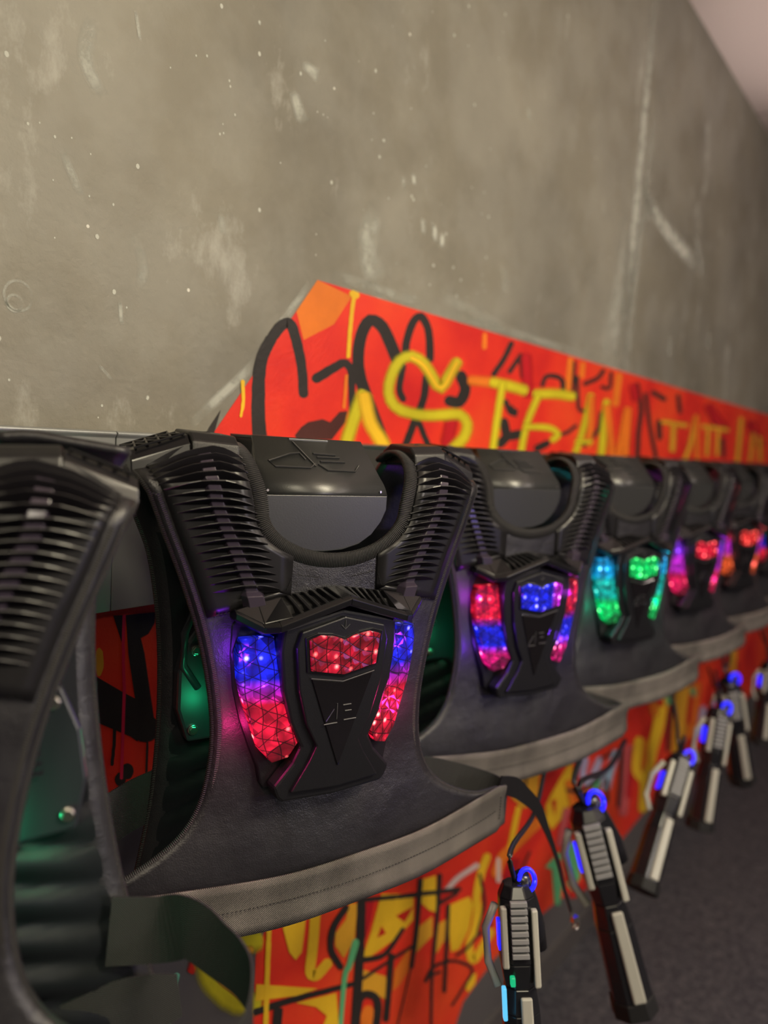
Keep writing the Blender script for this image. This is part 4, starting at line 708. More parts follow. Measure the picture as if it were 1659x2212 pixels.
('s','yellow',0,'0.909 -0.841 0.912 -0.843 0.906 -0.841 0.915 -0.846 0.905 -0.843 0.917 -0.849 0.905 -0.852 0.917 -0.858 0.905 -0.86 0.917 -0.866 0.906 -0.868 0.917 -0.875 0.906 -0.877 0.917 -0.883 0.906 -0.885 0.918 -0.891 0.906 -0.893 0.918 -0.9 0.906 -0.902 0.918 -0.909 0.906 -0.911 0.918 -0.917 0.906 -0.92 0.918 -0.926 0.907 -0.929 0.919 -0.936 0.907 -0.938 0.919 -0.945 0.907 -0.948 0.919 -0.955 0.907 -0.958 0.92 -0.965 0.908 -0.968 0.92 -0.975 0.908 -0.978 0.92 -0.986 0.908 -0.989 0.921 -0.996 0.908 -0.999 0.921 -1.007 0.909 -1.01 0.921 -1.018 0.909 -1.021 0.922 -1.029 0.909 -1.032 0.922 -1.04 0.91 -1.042 0.922 -1.05 0.91 -1.053 0.923 -1.061 0.911 -1.057 0.922 -1.063 0.915 -1.061 0.918 -1.063'),
('p','amber',0,'1.792 -0.864 1.978 -0.918 1.978 -1.01 1.889 -0.992 1.803 -0.929'),
('s','orange',0,'2.01 -1.064 2.024 -1.075 1.987 -1.054 2.031 -1.087 1.968 -1.051 2.022 -1.093 1.943 -1.054 1.996 -1.096 1.917 -1.057 1.969 -1.098 1.892 -1.06 1.944 -1.101 1.869 -1.062 1.919 -1.103 1.848 -1.065 1.897 -1.105 1.829 -1.066 1.875 -1.106 1.81 -1.067 1.855 -1.107 1.792 -1.068 1.837 -1.107 1.775 -1.069 1.823 -1.109 1.76 -1.073 1.813 -1.111 1.75 -1.079 1.805 -1.115 1.743 -1.086 1.8 -1.12 1.738 -1.094 1.796 -1.127 1.734 -1.101 1.792 -1.134 1.73 -1.108 1.788 -1.141 1.732 -1.117 1.778 -1.144 1.745 -1.13 1.759 -1.139'),
('s','yellow',0,'1.857 -0.973 1.866 -0.977 1.847 -0.971 1.875 -0.984 1.842 -0.973 1.877 -0.989 1.838 -0.987 1.872 -1.003 1.833 -1 1.867 -1.016 1.829 -1.013 1.863 -1.03 1.825 -1.026 1.859 -1.042 1.821 -1.038 1.855 -1.055 1.818 -1.05 1.852 -1.067 1.815 -1.062 1.849 -1.078 1.812 -1.073 1.846 -1.09 1.814 -1.079 1.841 -1.093 1.823 -1.086 1.831 -1.091'),
('p','yellow',0,'2.049 -1.085 2.04 -1.039 2.07 -1.014 2.164 -0.966 2.212 -0.951 2.222 -1.044 2.215 -1.109 2.17 -1.123 2.1 -1.136'),
('p','red',0,'2.074 -1.037 2.114 -1.044 2.116 -1.103'),
('p','crimson',0,'1.796 -1.154 1.833 -1.11 1.899 -1.144 1.876 -1.202'),
('p','white',0,'1.751 -1.076 1.776 -1.093 1.79 -1.164 1.763 -1.152'),
('s','rose',1,'2.197 -1.099 2.211 -1.105 2.181 -1.096 2.226 -1.116 2.174 -1.099 2.229 -1.124 2.17 -1.111 2.226 -1.136 2.167 -1.123 2.222 -1.148 2.163 -1.135 2.219 -1.16 2.16 -1.147 2.215 -1.172 2.156 -1.159 2.212 -1.184 2.153 -1.171 2.208 -1.197 2.15 -1.184 2.205 -1.21 2.147 -1.196 2.202 -1.222 2.151 -1.205 2.195 -1.226 2.165 -1.216 2.178 -1.222'),
('p','crimson',0,'2.22 -1.133 2.266 -1.12 2.312 -1.246 2.193 -1.237'),
('p','green',0,'2.073 -1.242 2.143 -1.235 2.292 -1.241 2.372 -1.401 2.319 -1.431 2.257 -1.376 2.224 -1.318 2.216 -1.43 2.173 -1.406 2.127 -1.272'),
('s','red',0,'2.191 -1.264 2.2 -1.267 2.183 -1.264 2.212 -1.273 2.183 -1.269 2.219 -1.28 2.2 -1.298 2.236 -1.309 2.218 -1.327 2.254 -1.339 2.235 -1.356 2.272 -1.369 2.243 -1.363 2.272 -1.373 2.255 -1.37 2.264 -1.374'),
('s','red',0,'2.439 -1.455 2.45 -1.464 2.42 -1.444 2.454 -1.473 2.402 -1.438 2.444 -1.475 2.367 -1.434 2.408 -1.47 2.332 -1.429 2.372 -1.466 2.298 -1.425 2.337 -1.461 2.29 -1.427 2.321 -1.456 2.293 -1.436 2.303 -1.445'),
('s','black',0,'1.889 -0.891 1.893 -0.893 1.885 -0.891 1.897 -0.895 1.883 -0.893 1.898 -0.898 1.883 -0.907 1.898 -0.913 1.883 -0.922 1.898 -0.927 1.883 -0.936 1.898 -0.942 1.884 -0.939 1.896 -0.943 1.888 -0.941 1.892 -0.943'),
('s','black',0,'1.957 -1.144 1.96 -1.146 1.952 -1.142 1.964 -1.149 1.949 -1.143 1.963 -1.152 1.932 -1.156 1.947 -1.165 1.916 -1.169 1.931 -1.177 1.9 -1.181 1.915 -1.19 1.885 -1.194 1.899 -1.203 1.885 -1.196 1.896 -1.203 1.887 -1.199 1.891 -1.201'),
('s','black',0,'1.893 -1.18 1.895 -1.18 1.892 -1.183 1.901 -1.182 1.895 -1.186 1.907 -1.185 1.917 -1.206 1.929 -1.205 1.94 -1.226 1.952 -1.225 1.962 -1.244 1.973 -1.242 1.982 -1.258 1.989 -1.253 1.999 -1.268 2.004 -1.263 2.015 -1.278 2.021 -1.272 2.022 -1.281 2.026 -1.277 2.026 -1.282 2.028 -1.28'),
('s','lilac',1,'2.311 -0.97 2.326 -0.975 2.294 -0.968 2.342 -0.985 2.287 -0.972 2.347 -0.994 2.282 -0.99 2.342 -1.012 2.278 -1.009 2.337 -1.03 2.281 -1.028 2.339 -1.044 2.301 -1.051 2.349 -1.055 2.333 -1.074 2.361 -1.063 2.384 -1.093 2.352 -1.061 2.413 -1.089 2.356 -1.058 2.429 -1.078 2.369 -1.049 2.443 -1.067 2.382 -1.038 2.457 -1.057 2.395 -1.028 2.469 -1.048 2.407 -1.019 2.482 -1.038 2.419 -1.009 2.481 -1.03 2.431 -1.007 2.467 -1.019 2.452 -1.012'),
('s','sky',1,'2.596 -1.03 2.614 -1.037 2.574 -1.026 2.631 -1.049 2.563 -1.03 2.634 -1.058 2.556 -1.042 2.626 -1.07 2.548 -1.053 2.618 -1.082 2.54 -1.065 2.61 -1.094 2.533 -1.078 2.602 -1.107 2.525 -1.093 2.594 -1.121 2.517 -1.107 2.586 -1.136 2.509 -1.123 2.578 -1.152 2.501 -1.138 2.57 -1.167 2.504 -1.147 2.559 -1.17 2.521 -1.158 2.538 -1.166'),
('s','sky',1,'2.49 -1.069 2.506 -1.077 2.469 -1.064 2.521 -1.088 2.457 -1.066 2.521 -1.096 2.434 -1.082 2.497 -1.113 2.412 -1.099 2.475 -1.129 2.395 -1.114 2.459 -1.143 2.388 -1.128 2.452 -1.155 2.385 -1.14 2.45 -1.167 2.383 -1.152 2.448 -1.178 2.389 -1.161 2.44 -1.183 2.405 -1.172 2.422 -1.179'),
('s','green',1,'2.442 -1.089 2.455 -1.094 2.426 -1.085 2.467 -1.103 2.418 -1.088 2.47 -1.11 2.407 -1.106 2.458 -1.129 2.395 -1.125 2.446 -1.148 2.384 -1.143 2.435 -1.166 2.386 -1.15 2.427 -1.169 2.398 -1.159 2.411 -1.165'),
('s','orange',1,'2.18 -1.005 2.194 -1.008 2.168 -1.006 2.213 -1.017 2.168 -1.013 2.224 -1.027 2.184 -1.04 2.241 -1.054 2.2 -1.069 2.258 -1.084 2.219 -1.097 2.274 -1.107 2.254 -1.127 2.278 -1.113 2.31 -1.143 2.269 -1.108 2.342 -1.14 2.288 -1.106 2.369 -1.134 2.314 -1.099 2.396 -1.129 2.341 -1.095 2.402 -1.124 2.357 -1.096 2.393 -1.113 2.379 -1.104'),
('s','black',0,'2.179 -1.039 2.18 -1.036 2.184 -1.044 2.187 -1.035 2.192 -1.048 2.196 -1.038 2.228 -1.064 2.232 -1.053 2.268 -1.081 2.267 -1.068 2.313 -1.094 2.299 -1.078 2.358 -1.099 2.336 -1.081 2.401 -1.098 2.377 -1.08 2.442 -1.097 2.417 -1.079 2.478 -1.096 2.453 -1.078 2.513 -1.096 2.487 -1.077 2.549 -1.095 2.522 -1.077 2.554 -1.093 2.533 -1.078 2.551 -1.088 2.544 -1.083'),
('s','black',0,'2.648 -1.026 2.658 -1.029 2.638 -1.025 2.67 -1.035 2.635 -1.028 2.675 -1.04 2.638 -1.046 2.678 -1.058 2.642 -1.064 2.681 -1.076 2.645 -1.082 2.685 -1.094 2.648 -1.099 2.688 -1.112 2.651 -1.118 2.691 -1.131 2.654 -1.137 2.694 -1.15 2.656 -1.156 2.696 -1.171 2.658 -1.177 2.698 -1.191 2.659 -1.198 2.7 -1.212 2.66 -1.219 2.701 -1.234 2.662 -1.24 2.702 -1.255 2.663 -1.261 2.704 -1.276 2.667 -1.267 2.7 -1.279 2.679 -1.274 2.689 -1.277'),
('s','black',0,'2.525 -1.114 2.533 -1.116 2.517 -1.113 2.543 -1.121 2.515 -1.116 2.547 -1.126 2.527 -1.145 2.559 -1.155 2.538 -1.175 2.571 -1.185 2.55 -1.205 2.583 -1.215 2.555 -1.21 2.581 -1.218 2.564 -1.215 2.573 -1.218'),
('s','black',0,'2.56 -1.028 2.566 -1.032 2.55 -1.023 2.567 -1.036 2.54 -1.022 2.562 -1.037 2.512 -1.021 2.534 -1.037 2.484 -1.021 2.506 -1.037 2.457 -1.021 2.478 -1.036 2.452 -1.022 2.469 -1.035 2.454 -1.027 2.459 -1.031'),
('s','rose',1,'2.726 -1.048 2.749 -1.056 2.7 -1.046 2.776 -1.07 2.692 -1.052 2.786 -1.083 2.693 -1.081 2.787 -1.112 2.694 -1.111 2.789 -1.143 2.696 -1.142 2.79 -1.174 2.697 -1.171 2.792 -1.204 2.698 -1.197 2.793 -1.232 2.699 -1.22 2.793 -1.255 2.699 -1.238 2.794 -1.274 2.698 -1.252 2.793 -1.289 2.698 -1.264 2.793 -1.302 2.697 -1.275 2.792 -1.313 2.696 -1.286 2.791 -1.324 2.696 -1.298 2.791 -1.336 2.704 -1.311 2.78 -1.341 2.73 -1.327 2.754 -1.336'),
('s','crimson',1,'2.78 -1.078 2.796 -1.083 2.763 -1.076 2.814 -1.093 2.756 -1.08 2.821 -1.101 2.756 -1.106 2.821 -1.127 2.756 -1.131 2.821 -1.153 2.756 -1.156 2.821 -1.179 2.756 -1.181 2.821 -1.204 2.756 -1.207 2.821 -1.23 2.756 -1.232 2.821 -1.256 2.756 -1.258 2.821 -1.282 2.762 -1.266 2.814 -1.286 2.78 -1.277 2.796 -1.283'),
('s','yellow',0,'2.829 -1.049 2.857 -1.058 2.799 -1.046 2.887 -1.074 2.788 -1.053 2.899 -1.089 2.788 -1.076 2.898 -1.113 2.786 -1.1 2.897 -1.137 2.785 -1.123 2.896 -1.161 2.787 -1.147 2.898 -1.182 2.796 -1.171 2.904 -1.2 2.818 -1.196 2.913 -1.21 2.851 -1.219 2.925 -1.218 2.877 -1.235 2.951 -1.232 2.89 -1.243 2.986 -1.256 2.9 -1.253 3.013 -1.283 2.908 -1.27 3.026 -1.308 2.912 -1.291 3.032 -1.333 2.914 -1.314 3.034 -1.358 2.916 -1.337 3.036 -1.383 2.919 -1.361 3.039 -1.406 2.932 -1.377 3.029 -1.414 2.966 -1.397 2.996 -1.408'),
('s','yellow',0,'3.067 -0.947 3.11 -0.959 3.021 -0.943 3.157 -0.981 3.003 -0.953 3.173 -1.001 3.002 -0.974 3.169 -1.022 3.001 -0.994 3.166 -1.042 3.001 -1.015 3.162 -1.063 2.999 -1.034 3.157 -1.084 2.995 -1.053 3.15 -1.104 2.989 -1.071 3.139 -1.123 2.98 -1.088 3.126 -1.141 2.97 -1.105 3.112 -1.158 2.96 -1.124 3.099 -1.175 2.953 -1.144 3.088 -1.193 2.948 -1.167 3.081 -1.214 2.945 -1.19 3.075 -1.237 2.943 -1.215 3.07 -1.261 2.941 -1.239 3.066 -1.285 2.939 -1.263 3.06 -1.309 2.949 -1.278 3.046 -1.315 2.981 -1.297 3.011 -1.308'),
('s','orange',1,'2.924 -0.906 2.946 -0.91 2.904 -0.908 2.976 -0.921 2.902 -0.917 2.992 -0.933 2.921 -0.943 3.011 -0.96 2.939 -0.968 3.031 -0.986 2.957 -0.995 3.05 -1.013 2.974 -1.007 3.049 -1.022 3.004 -1.018 3.027 -1.023'),
('s','orange',0,'2.918 -1.083 2.933 -1.088 2.903 -1.082 2.949 -1.096 2.898 -1.086 2.956 -1.103 2.904 -1.119 2.962 -1.136 2.91 -1.151 2.968 -1.169 2.916 -1.183 2.974 -1.202 2.922 -1.191 2.97 -1.206 2.939 -1.2 2.954 -1.205'),
('p','amber',0,'3.249 -0.976 3.49 -1 3.494 -1.171 3.493 -1.309 3.294 -1.25'),
('s','orange',1,'3.575 -1 3.611 -1.01 3.535 -0.997 3.652 -1.026 3.521 -1.005 3.667 -1.042 3.521 -1.03 3.667 -1.068 3.521 -1.056 3.667 -1.094 3.521 -1.081 3.667 -1.12 3.521 -1.106 3.667 -1.147 3.52 -1.13 3.666 -1.172 3.517 -1.152 3.663 -1.196 3.512 -1.173 3.657 -1.218 3.505 -1.193 3.65 -1.239 3.498 -1.212 3.642 -1.259 3.489 -1.23 3.633 -1.278 3.481 -1.248 3.624 -1.297 3.473 -1.268 3.616 -1.317 3.483 -1.282 3.597 -1.322 3.519 -1.302 3.555 -1.314'),
('s','red',0,'3.511 -1.035 3.535 -1.041 3.485 -1.033 3.561 -1.052 3.476 -1.038 3.57 -1.063 3.475 -1.069 3.569 -1.095 3.473 -1.1 3.568 -1.127 3.472 -1.132 3.566 -1.159 3.471 -1.163 3.565 -1.191 3.48 -1.173 3.555 -1.196 3.505 -1.185 3.529 -1.192'),
('s','red',0,'3.549 -1.255 3.581 -1.264 3.515 -1.251 3.618 -1.282 3.503 -1.257 3.632 -1.297 3.507 -1.287 3.636 -1.327 3.51 -1.317 3.639 -1.358 3.513 -1.346 3.643 -1.389 3.527 -1.361 3.631 -1.395 3.563 -1.379 3.595 -1.39'),
('s','lilac',1,'3.753 -1.157 3.782 -1.165 3.721 -1.153 3.812 -1.179 3.707 -1.157 3.821 -1.191 3.696 -1.195 3.809 -1.23 3.684 -1.233 3.797 -1.268 3.673 -1.271 3.785 -1.307 3.681 -1.282 3.771 -1.312 3.71 -1.297 3.739 -1.306'),
('s','red',0,'3.855 -1.068 3.883 -1.075 3.825 -1.065 3.913 -1.088 3.813 -1.07 3.923 -1.099 3.808 -1.107 3.918 -1.137 3.803 -1.144 3.913 -1.174 3.799 -1.181 3.908 -1.212 3.808 -1.192 3.896 -1.217 3.837 -1.205 3.865 -1.213'),
('s','green',1,'3.147 -0.963 3.162 -0.966 3.132 -0.964 3.183 -0.974 3.131 -0.97 3.194 -0.982 3.138 -0.98 3.202 -0.992 3.145 -0.99 3.209 -1.002 3.152 -1 3.217 -1.013 3.164 -1.008 3.215 -1.019 3.184 -1.016 3.2 -1.019'),
('s','green',1,'3.506 -1.012 3.524 -1.015 3.491 -1.013 3.55 -1.022 3.491 -1.02 3.565 -1.032 3.502 -1.031 3.577 -1.043 3.514 -1.042 3.588 -1.054 3.525 -1.053 3.6 -1.065 3.54 -1.062 3.6 -1.072 3.565 -1.071 3.584 -1.074'),
('s','black',0,'3.241 -0.978 3.253 -0.981 3.227 -0.976 3.266 -0.987 3.222 -0.979 3.269 -0.992 3.217 -0.997 3.265 -1.011 3.212 -1.016 3.259 -1.03 3.207 -1.034 3.254 -1.048 3.202 -1.053 3.249 -1.067 3.198 -1.072 3.246 -1.086 3.196 -1.091 3.244 -1.105 3.196 -1.111 3.244 -1.125 3.198 -1.132 3.246 -1.146 3.201 -1.153 3.249 -1.167 3.205 -1.173 3.252 -1.188 3.208 -1.194 3.256 -1.209 3.211 -1.215 3.259 -1.23 3.216 -1.221 3.255 -1.233 3.23 -1.228 3.242 -1.231'),
('s','amber',0,'4.25 -0.969 4.285 -0.976 4.213 -0.967 4.326 -0.989 4.202 -0.974 4.343 -1.002 4.212 -1.019 4.353 -1.048 4.222 -1.064 4.364 -1.095 4.232 -1.109 4.375 -1.141 4.242 -1.155 4.386 -1.188 4.258 -1.168 4.373 -1.195 4.298 -1.183 4.334 -1.192'),
('s','red',0,'4.376 -1.061 4.399 -1.066 4.353 -1.06 4.425 -1.075 4.345 -1.064 4.436 -1.083 4.357 -1.104 4.448 -1.124 4.368 -1.145 4.46 -1.165 4.379 -1.185 4.472 -1.207 4.39 -1.194 4.464 -1.211 4.417 -1.204 4.44 -1.209'),
('s','red',0,'3.003 -0.918 3.023 -0.921 2.987 -0.92 3.05 -0.93 2.987 -0.928 3.068 -0.941 3.001 -0.944 3.082 -0.957 3.015 -0.96 3.097 -0.973 3.03 -0.976 3.112 -0.989 3.046 -0.987 3.112 -0.998 3.074 -0.997 3.095 -1'),
]

mural = flat_strokes('graffiti_mural', MURAL_OUTLINE, REDBASE, STROKES, WALL - .0008, .00002)
tag(mural, 'red and orange graffiti band with black tags and yellow letters along the grey wall', 'mural')

# pale plaster scuffs, chips and the filled seam on the bare wall
random.seed(5)
PLASTER = mat('bare_plaster', (.56, .57, .51), .7, spec=.2)
_nt = PLASTER
_out = [n for n in _nt.node_tree.nodes if n.type == 'OUTPUT_MATERIAL'][0]
_at = nd(_nt, 'ShaderNodeAttribute', attribute_name='cover')
_tr = nd(_nt, 'ShaderNodeBsdfTransparent')
_mx = nd(_nt, 'ShaderNodeMixShader')
_f = math_(_nt, 'MULTIPLY', _at.outputs['Fac'], ramp(_nt, [(.32, (.12,) * 3), (.56, (1, 1, 1))], noise(_nt, coords(_nt), 26, 6, .7)))
ln(_nt, _f, _mx.inputs[0])
ln(_nt, _tr.outputs[0], _mx.inputs[1])
ln(_nt, bsdf(_nt).outputs[0], _mx.inputs[2])
ln(_nt, _mx.outputs[0], _out.inputs[0])


def scuffs():
    V, Fc, cov = [], [], []
    y = WALL - .0004

    def rib(pts, w, a, seg=6):
        p = spline(pts, seg) if len(pts) > 2 else np.array([np.array(pts[0]) * (1 - t) + np.array(pts[1]) * t for t in np.linspace(0, 1, 6)])
        n = len(V)
        T = np.gradient(p, axis=0)
        T /= np.linalg.norm(T, axis=1)[:, None] + 1e-9
        ws = w if hasattr(w, '__len__') else (w, w)
        for i, (q, t) in enumerate(zip(p, T)):
            s = i / (len(p) - 1)
            ww = ws[0] * (1 - s) + ws[1] * s
            e = min(1, 4 * s, 4 * (1 - s))
            for k, cc in ((-1, 0), (-.35, 1), (.35, 1), (1, 0)):
                V.append((q[0] - t[1] * ww * k, y, q[1] + t[0] * ww * k))
                cov.append(cc * a * e)
        for i in range(len(p) - 1):
            for k in range(3):
                b = n + i * 4 + k
                Fc.append((b, b + 1, b + 5, b + 4))
    rib([(2.32, 1.40), (2.32, .9), (2.32, .6), (2.31, .23)], (.03, .06), .95)
    rib([(2.40, 1.10), (2.39, .8), (2.36, .5), (2.36, .1)], (.02, .05), .55)
    rib([(2.26, .70), (2.25, .45), (2.20, .22)], (.03, .13), .55)
    rib([(2.34, .82), (2.50, .755), (2.75, .72), (3.02, .70)], (.03, .045), 1.0)
    rib([(2.9, .80), (3.0, .74), (3.05, .66)], (.02, .05), .6)
    rib([(2.40, .78), (2.44, .72)], .05, .6)
    for p, w, a in (([(.535, .47), (.527, .42), (.55, .385)], .012, .8), ([(.50, .31), (.525, .262)], .007, .7),
                    ([(.592, .505), (.60, .47)], .0035, .9), ([(.885, .56), (.925, .555)], (.008, .016), .8), ([(.868, .515), (.895, .475)], (.012, .018), .8),
                    ([(.583, .15), (.586, .12)], .004, .8), ([(.555, .068), (.575, .05)], .003, .7), ([(1.09, .40), (1.07, .33), (1.11, .27)], (.03, .04), .7),
                    ([(1.16, .475), (1.165, .455)], .008, 1), ([(1.19, .49), (1.195, .47)], .008, 1), ([(1.23, .42), (1.235, .39)], .010, 1),
                    ([(1.27, .42), (1.275, .385)], .011, 1), ([(1.30, .41), (1.30, .38)], .010, 1), ([(1.12, .26), (1.10, .19)], .02, .6),
                    ([(1.61, .76), (1.615, .735)], .014, 1), ([(.74, .30), (.745, .27)], .008, .5), ([(1.42, .95), (1.43, .92)], .015, 1),
                    ([(.60, .24), (.615, .20), (.61, .17)], .010, .45), ([(1.30, .29), (1.6, .26)], .02, .4), ([(1.55, .40), (1.57, .34)], .02, .5),
                    ([(2.75, .42), (2.76, .34)], .03, .5), ([(3.2, .5), (3.25, .42)], .04, .4), ([(.70, -.0), (.82, .10)], .010, .8),
                    ([(.82, .11), (.93, .24)], .008, .7), ([(.97, .265), (1.25, .262)], .012, .5), ([(1.3, .262), (2.1, .262)], .012, .4)):
        rib(p, w, a)
    for cx_, cz, r in ((.452, .133, .0165), (.448, .124, .009)):
        rib([(cx_ + r * math.cos(a), cz + r * math.sin(a)) for a in np.linspace(0, 2 * PI, 14)], .0022, .9, 2)
    for k in range(150):
        x = random.uniform(.42, 1.5)
        z = random.gauss(.36, .16) if k % 2 else random.uniform(0, .9)
        if x > .7 and z < .27:
            continue
        r = random.choice((.0010, .0013, .0016, .0028))
        n = len(V)
        V.append((x, y, z))
        cov.append(3)
        for a in range(7):
            V.append((x + r * math.cos(a * 2 * PI / 7), y, z + r * 1.2 * math.sin(a * 2 * PI / 7)))
            cov.append(1.5)
        for a in range(7):
            Fc.append((n, n + 1 + a, n + 1 + (a + 1) % 7))
    o = mesh('plaster_scuff', V, Fc, PLASTER, bpy.data.objects['wall_left'])
    at = o.data.attributes.new('cover', 'FLOAT', 'POINT')
    at.data.foreach_set('value', cov)


scuffs()

# ------------------------------------------------------------------ rail the hooks are screwed to
rail = tag(empty('wall_rail', (2.2, BOARD, -.13)), 'long grey sheet-metal rail on the wall behind the row of vests', 'rail')
for x0, x1, m_ in ((-1.4, .5562, BOARDM), (.5578, .6618, BOARDM), (.6634, 5.2, BOARDD)):
    b = MB()
    prof = [(BOARD, -.240), (BOARD, -.022), (BOARD - .003, -.018), (BOARD - .003, -.0155), (BOARD, -.0140), (WALL - .005, -.0140), (WALL - .005, -.240)]
    b.prism([(x0 - 2.2, y - BOARD, z + .13) for y, z in prof], [(x1 - 2.2, y - BOARD, z + .13) for y, z in prof])
    b.build('cover_panel', m_, rail, bevel=.0008)

# ------------------------------------------------------------------ vest surfaces
RS = .055                      # shoulder radius
UT = -.075 + PI * RS           # arc parameter where the back begins


def bulge(z):
    t = min(1, max(0, (-.39 - z) / .14))
    return .014 * t * t * (3 - 2 * t)


def SP(x, u, off=0.0, side=0.0):
    """point on the vest shell: x across, u up the front, over the shoulder and down the back; off = outwards"""
    if u <= -.075:
        n = Vector((.6 * x, -1, 0)).normalized()
        return Vector((x, .3 * x * x - bulge(u), u)) + n * off
    if u < UT:
        th = (u + .075) / RS
        y = (.3 - .2 * th / PI) * x * x + RS * (1 - math.cos(th))
        droop = .35 * max(0, abs(x) - .15) * math.sin(th)
        return Vector((x, y, -.075 + RS * math.sin(th) - droop)) + Vector((0, -math.cos(th), math.sin(th))) * off
    return Vector((x, 2 * RS + .1 * x * x + off, -.075 - (u - UT)))


def ub(z):
    return UT + (-.075 - z)


XO_F = spline([(.312, -.512), (.262, -.506), (.215, -.487), (.178, -.462), (.156, -.430), (.146, -.390), (.144, -.345), (.149, -.30),
               (.159, -.25), (.172, -.205), (.190, -.155), (.210, -.105), (.229, -.050), (.238, .011)], 8)
XO_B = spline([(.238, .011), (.230, .06), (.212, ub(-.10)), (.190, ub(-.16)), (.176, ub(-.25)), (.172, ub(-.35)), (.176, ub(-.45)), (.186, ub(-.52)), (.198, ub(-.585))], 8)
XO_ALL = np.vstack([XO_F, XO_B[1:]])
_neck = [(.100 * math.sqrt(max(0, 1 - ((u + .09) / .062) ** 2)), u) for u in -.09 - .062 * np.sin(np.linspace(PI / 2, 0, 14))]
NECK = np.array(_neck + [(.104, -.07), (.110, -.05), (.116, -.02), (.119, .01), (.119, .05), (.114, ub(-.075))] +
                [(.112 * math.cos(t), ub(-.078 - .035 * math.sin(t))) for t in np.linspace(.1, PI / 2, 9)])


def xo(u):
    return float(np.interp(u, XO_ALL[:, 1], XO_ALL[:, 0]))


def xi(u):
    if u < -.152 or u > ub(-.113):
        return 0.0
    return float(np.interp(u, NECK[:, 1], NECK[:, 0]))


def shell(name, us, fo, fi, off, m, parent, cols=9, solid=.007, **k):
    V, Fc, uv = [], [], []
    for sgn in (-1, 1):
        n = len(V)
        for u in us:
            a, b = fi(u), fo(u)
            for c in range(cols):
                x = sgn * (a + (b - a) * c / (cols - 1))
                V.append(SP(x, u, off))
                uv.append((x, u))
        for i in range(len(us) - 1):
            for c in range(cols - 1):
                q = n + i * cols + c
                Fc.append((q, q + 1, q + cols + 1, q + cols))
    o = mesh(name, V, Fc, m, parent, smooth=True, uv=uv, solid=solid, **k)
    bm = bmesh.new()
    bm.from_mesh(o.data)
    bmesh.ops.remove_doubles(bm, verts=bm.verts, dist=1e-5)
    bmesh.ops.recalc_face_normals(bm, faces=bm.faces)
    bm.to_mesh(o.data)
    bm.free()
    return o


def sweep(b, path, hw, ht, shift=0.0, offs=0.0, seg=8, d0=0.0):
    """flat band along path [(x, u)] on the shell"""
    P = [SP(x, u, offs) for x, u in path]
    Nn = [(SP(x, u, offs + .01) - SP(x, u, offs)).normalized() for x, u in path]
    vs, uvs = [], []
    d = d0
    for i, p in enumerate(P):
        t = (P[min(i + 1, len(P) - 1)] - P[max(i - 1, 0)]).normalized()
        w = t.cross(Nn[i]).normalized()
        if i:
            d += (p - P[i - 1]).length
        for k in range(seg):
            a = 2 * PI * k / seg
            c, s = math.cos(a), math.sin(a)
            c = math.copysign(abs(c) ** .45, c)
            s = math.copysign(abs(s) ** .45, s)
            vs.append(p + w * (c * hw + shift) + Nn[i] * s * ht)
            uvs.append((d, k / seg * .03))
    fs = [(i * seg + k, i * seg + (k + 1) % seg, (i + 1) * seg + (k + 1) % seg, (i + 1) * seg + k)
          for i in range(len(P) - 1) for k in range(seg)]
    fs += [tuple(range(seg)), tuple(range((len(P) - 1) * seg, len(P) * seg))]
    b.add(vs, fs, uvs)


def ribbon(b, path, h, thick=.0022, tilt=None):
    """standing band: path of (x, y, z centre); h = its height(s)"""
    P = spline(path, 7)
    n = len(P)
    hs = np.interp(np.linspace(0, 1, n), np.linspace(0, 1, len(h)), h) if hasattr(h, '__len__') else [h] * n
    vs, uvs = [], []
    d = 0
    for i in range(n):
        t = Vector(P[min(i + 1, n - 1)] - P[max(i - 1, 0)]).normalized()
        if tilt is not None:
            up = Vector(tilt)
        else:
            up = Vector((0, 0, 1))
        up = (up - t * up.dot(t)).normalized()
        nn = t.cross(up).normalized()
        if i:
            d += float(np.linalg.norm(P[i] - P[i - 1]))
        p = Vector(P[i])
        for a, c in ((-1, -1), (-1, 1), (1, 1), (1, -1)):
            vs.append(p + up * (a * hs[i] / 2) + nn * (c * thick / 2))
            uvs.append((d, a * hs[i] / 2))
    fs = [(i * 4 + k, i * 4 + (k + 1) % 4, (i + 1) * 4 + (k + 1) % 4, (i + 1) * 4 + k) for i in range(n - 1) for k in range(4)]
    fs += [(0, 1, 2, 3), tuple(range(4 * n - 4, 4 * n))]
    b.add(vs, fs, uvs)


def mirror(pts):
    return [(-x, z) for x, z in reversed(pts)]


def plate(b, poly, yf, yb, inset=None):
    """polygon (x, z) pushed out to yf(x) with its sides going back to yb(x)"""
    front = [(x, yf(x) if callable(yf) else yf, z) for x, z in poly]
    back = [(x, yb(x) if callable(yb) else yb, z) for x, z in poly]
    b.prism(front, back)


# ------------------------------------------------------------------ vest parts
def fin_rows():
    for k in range(22):
        yield .004 - k * .00885


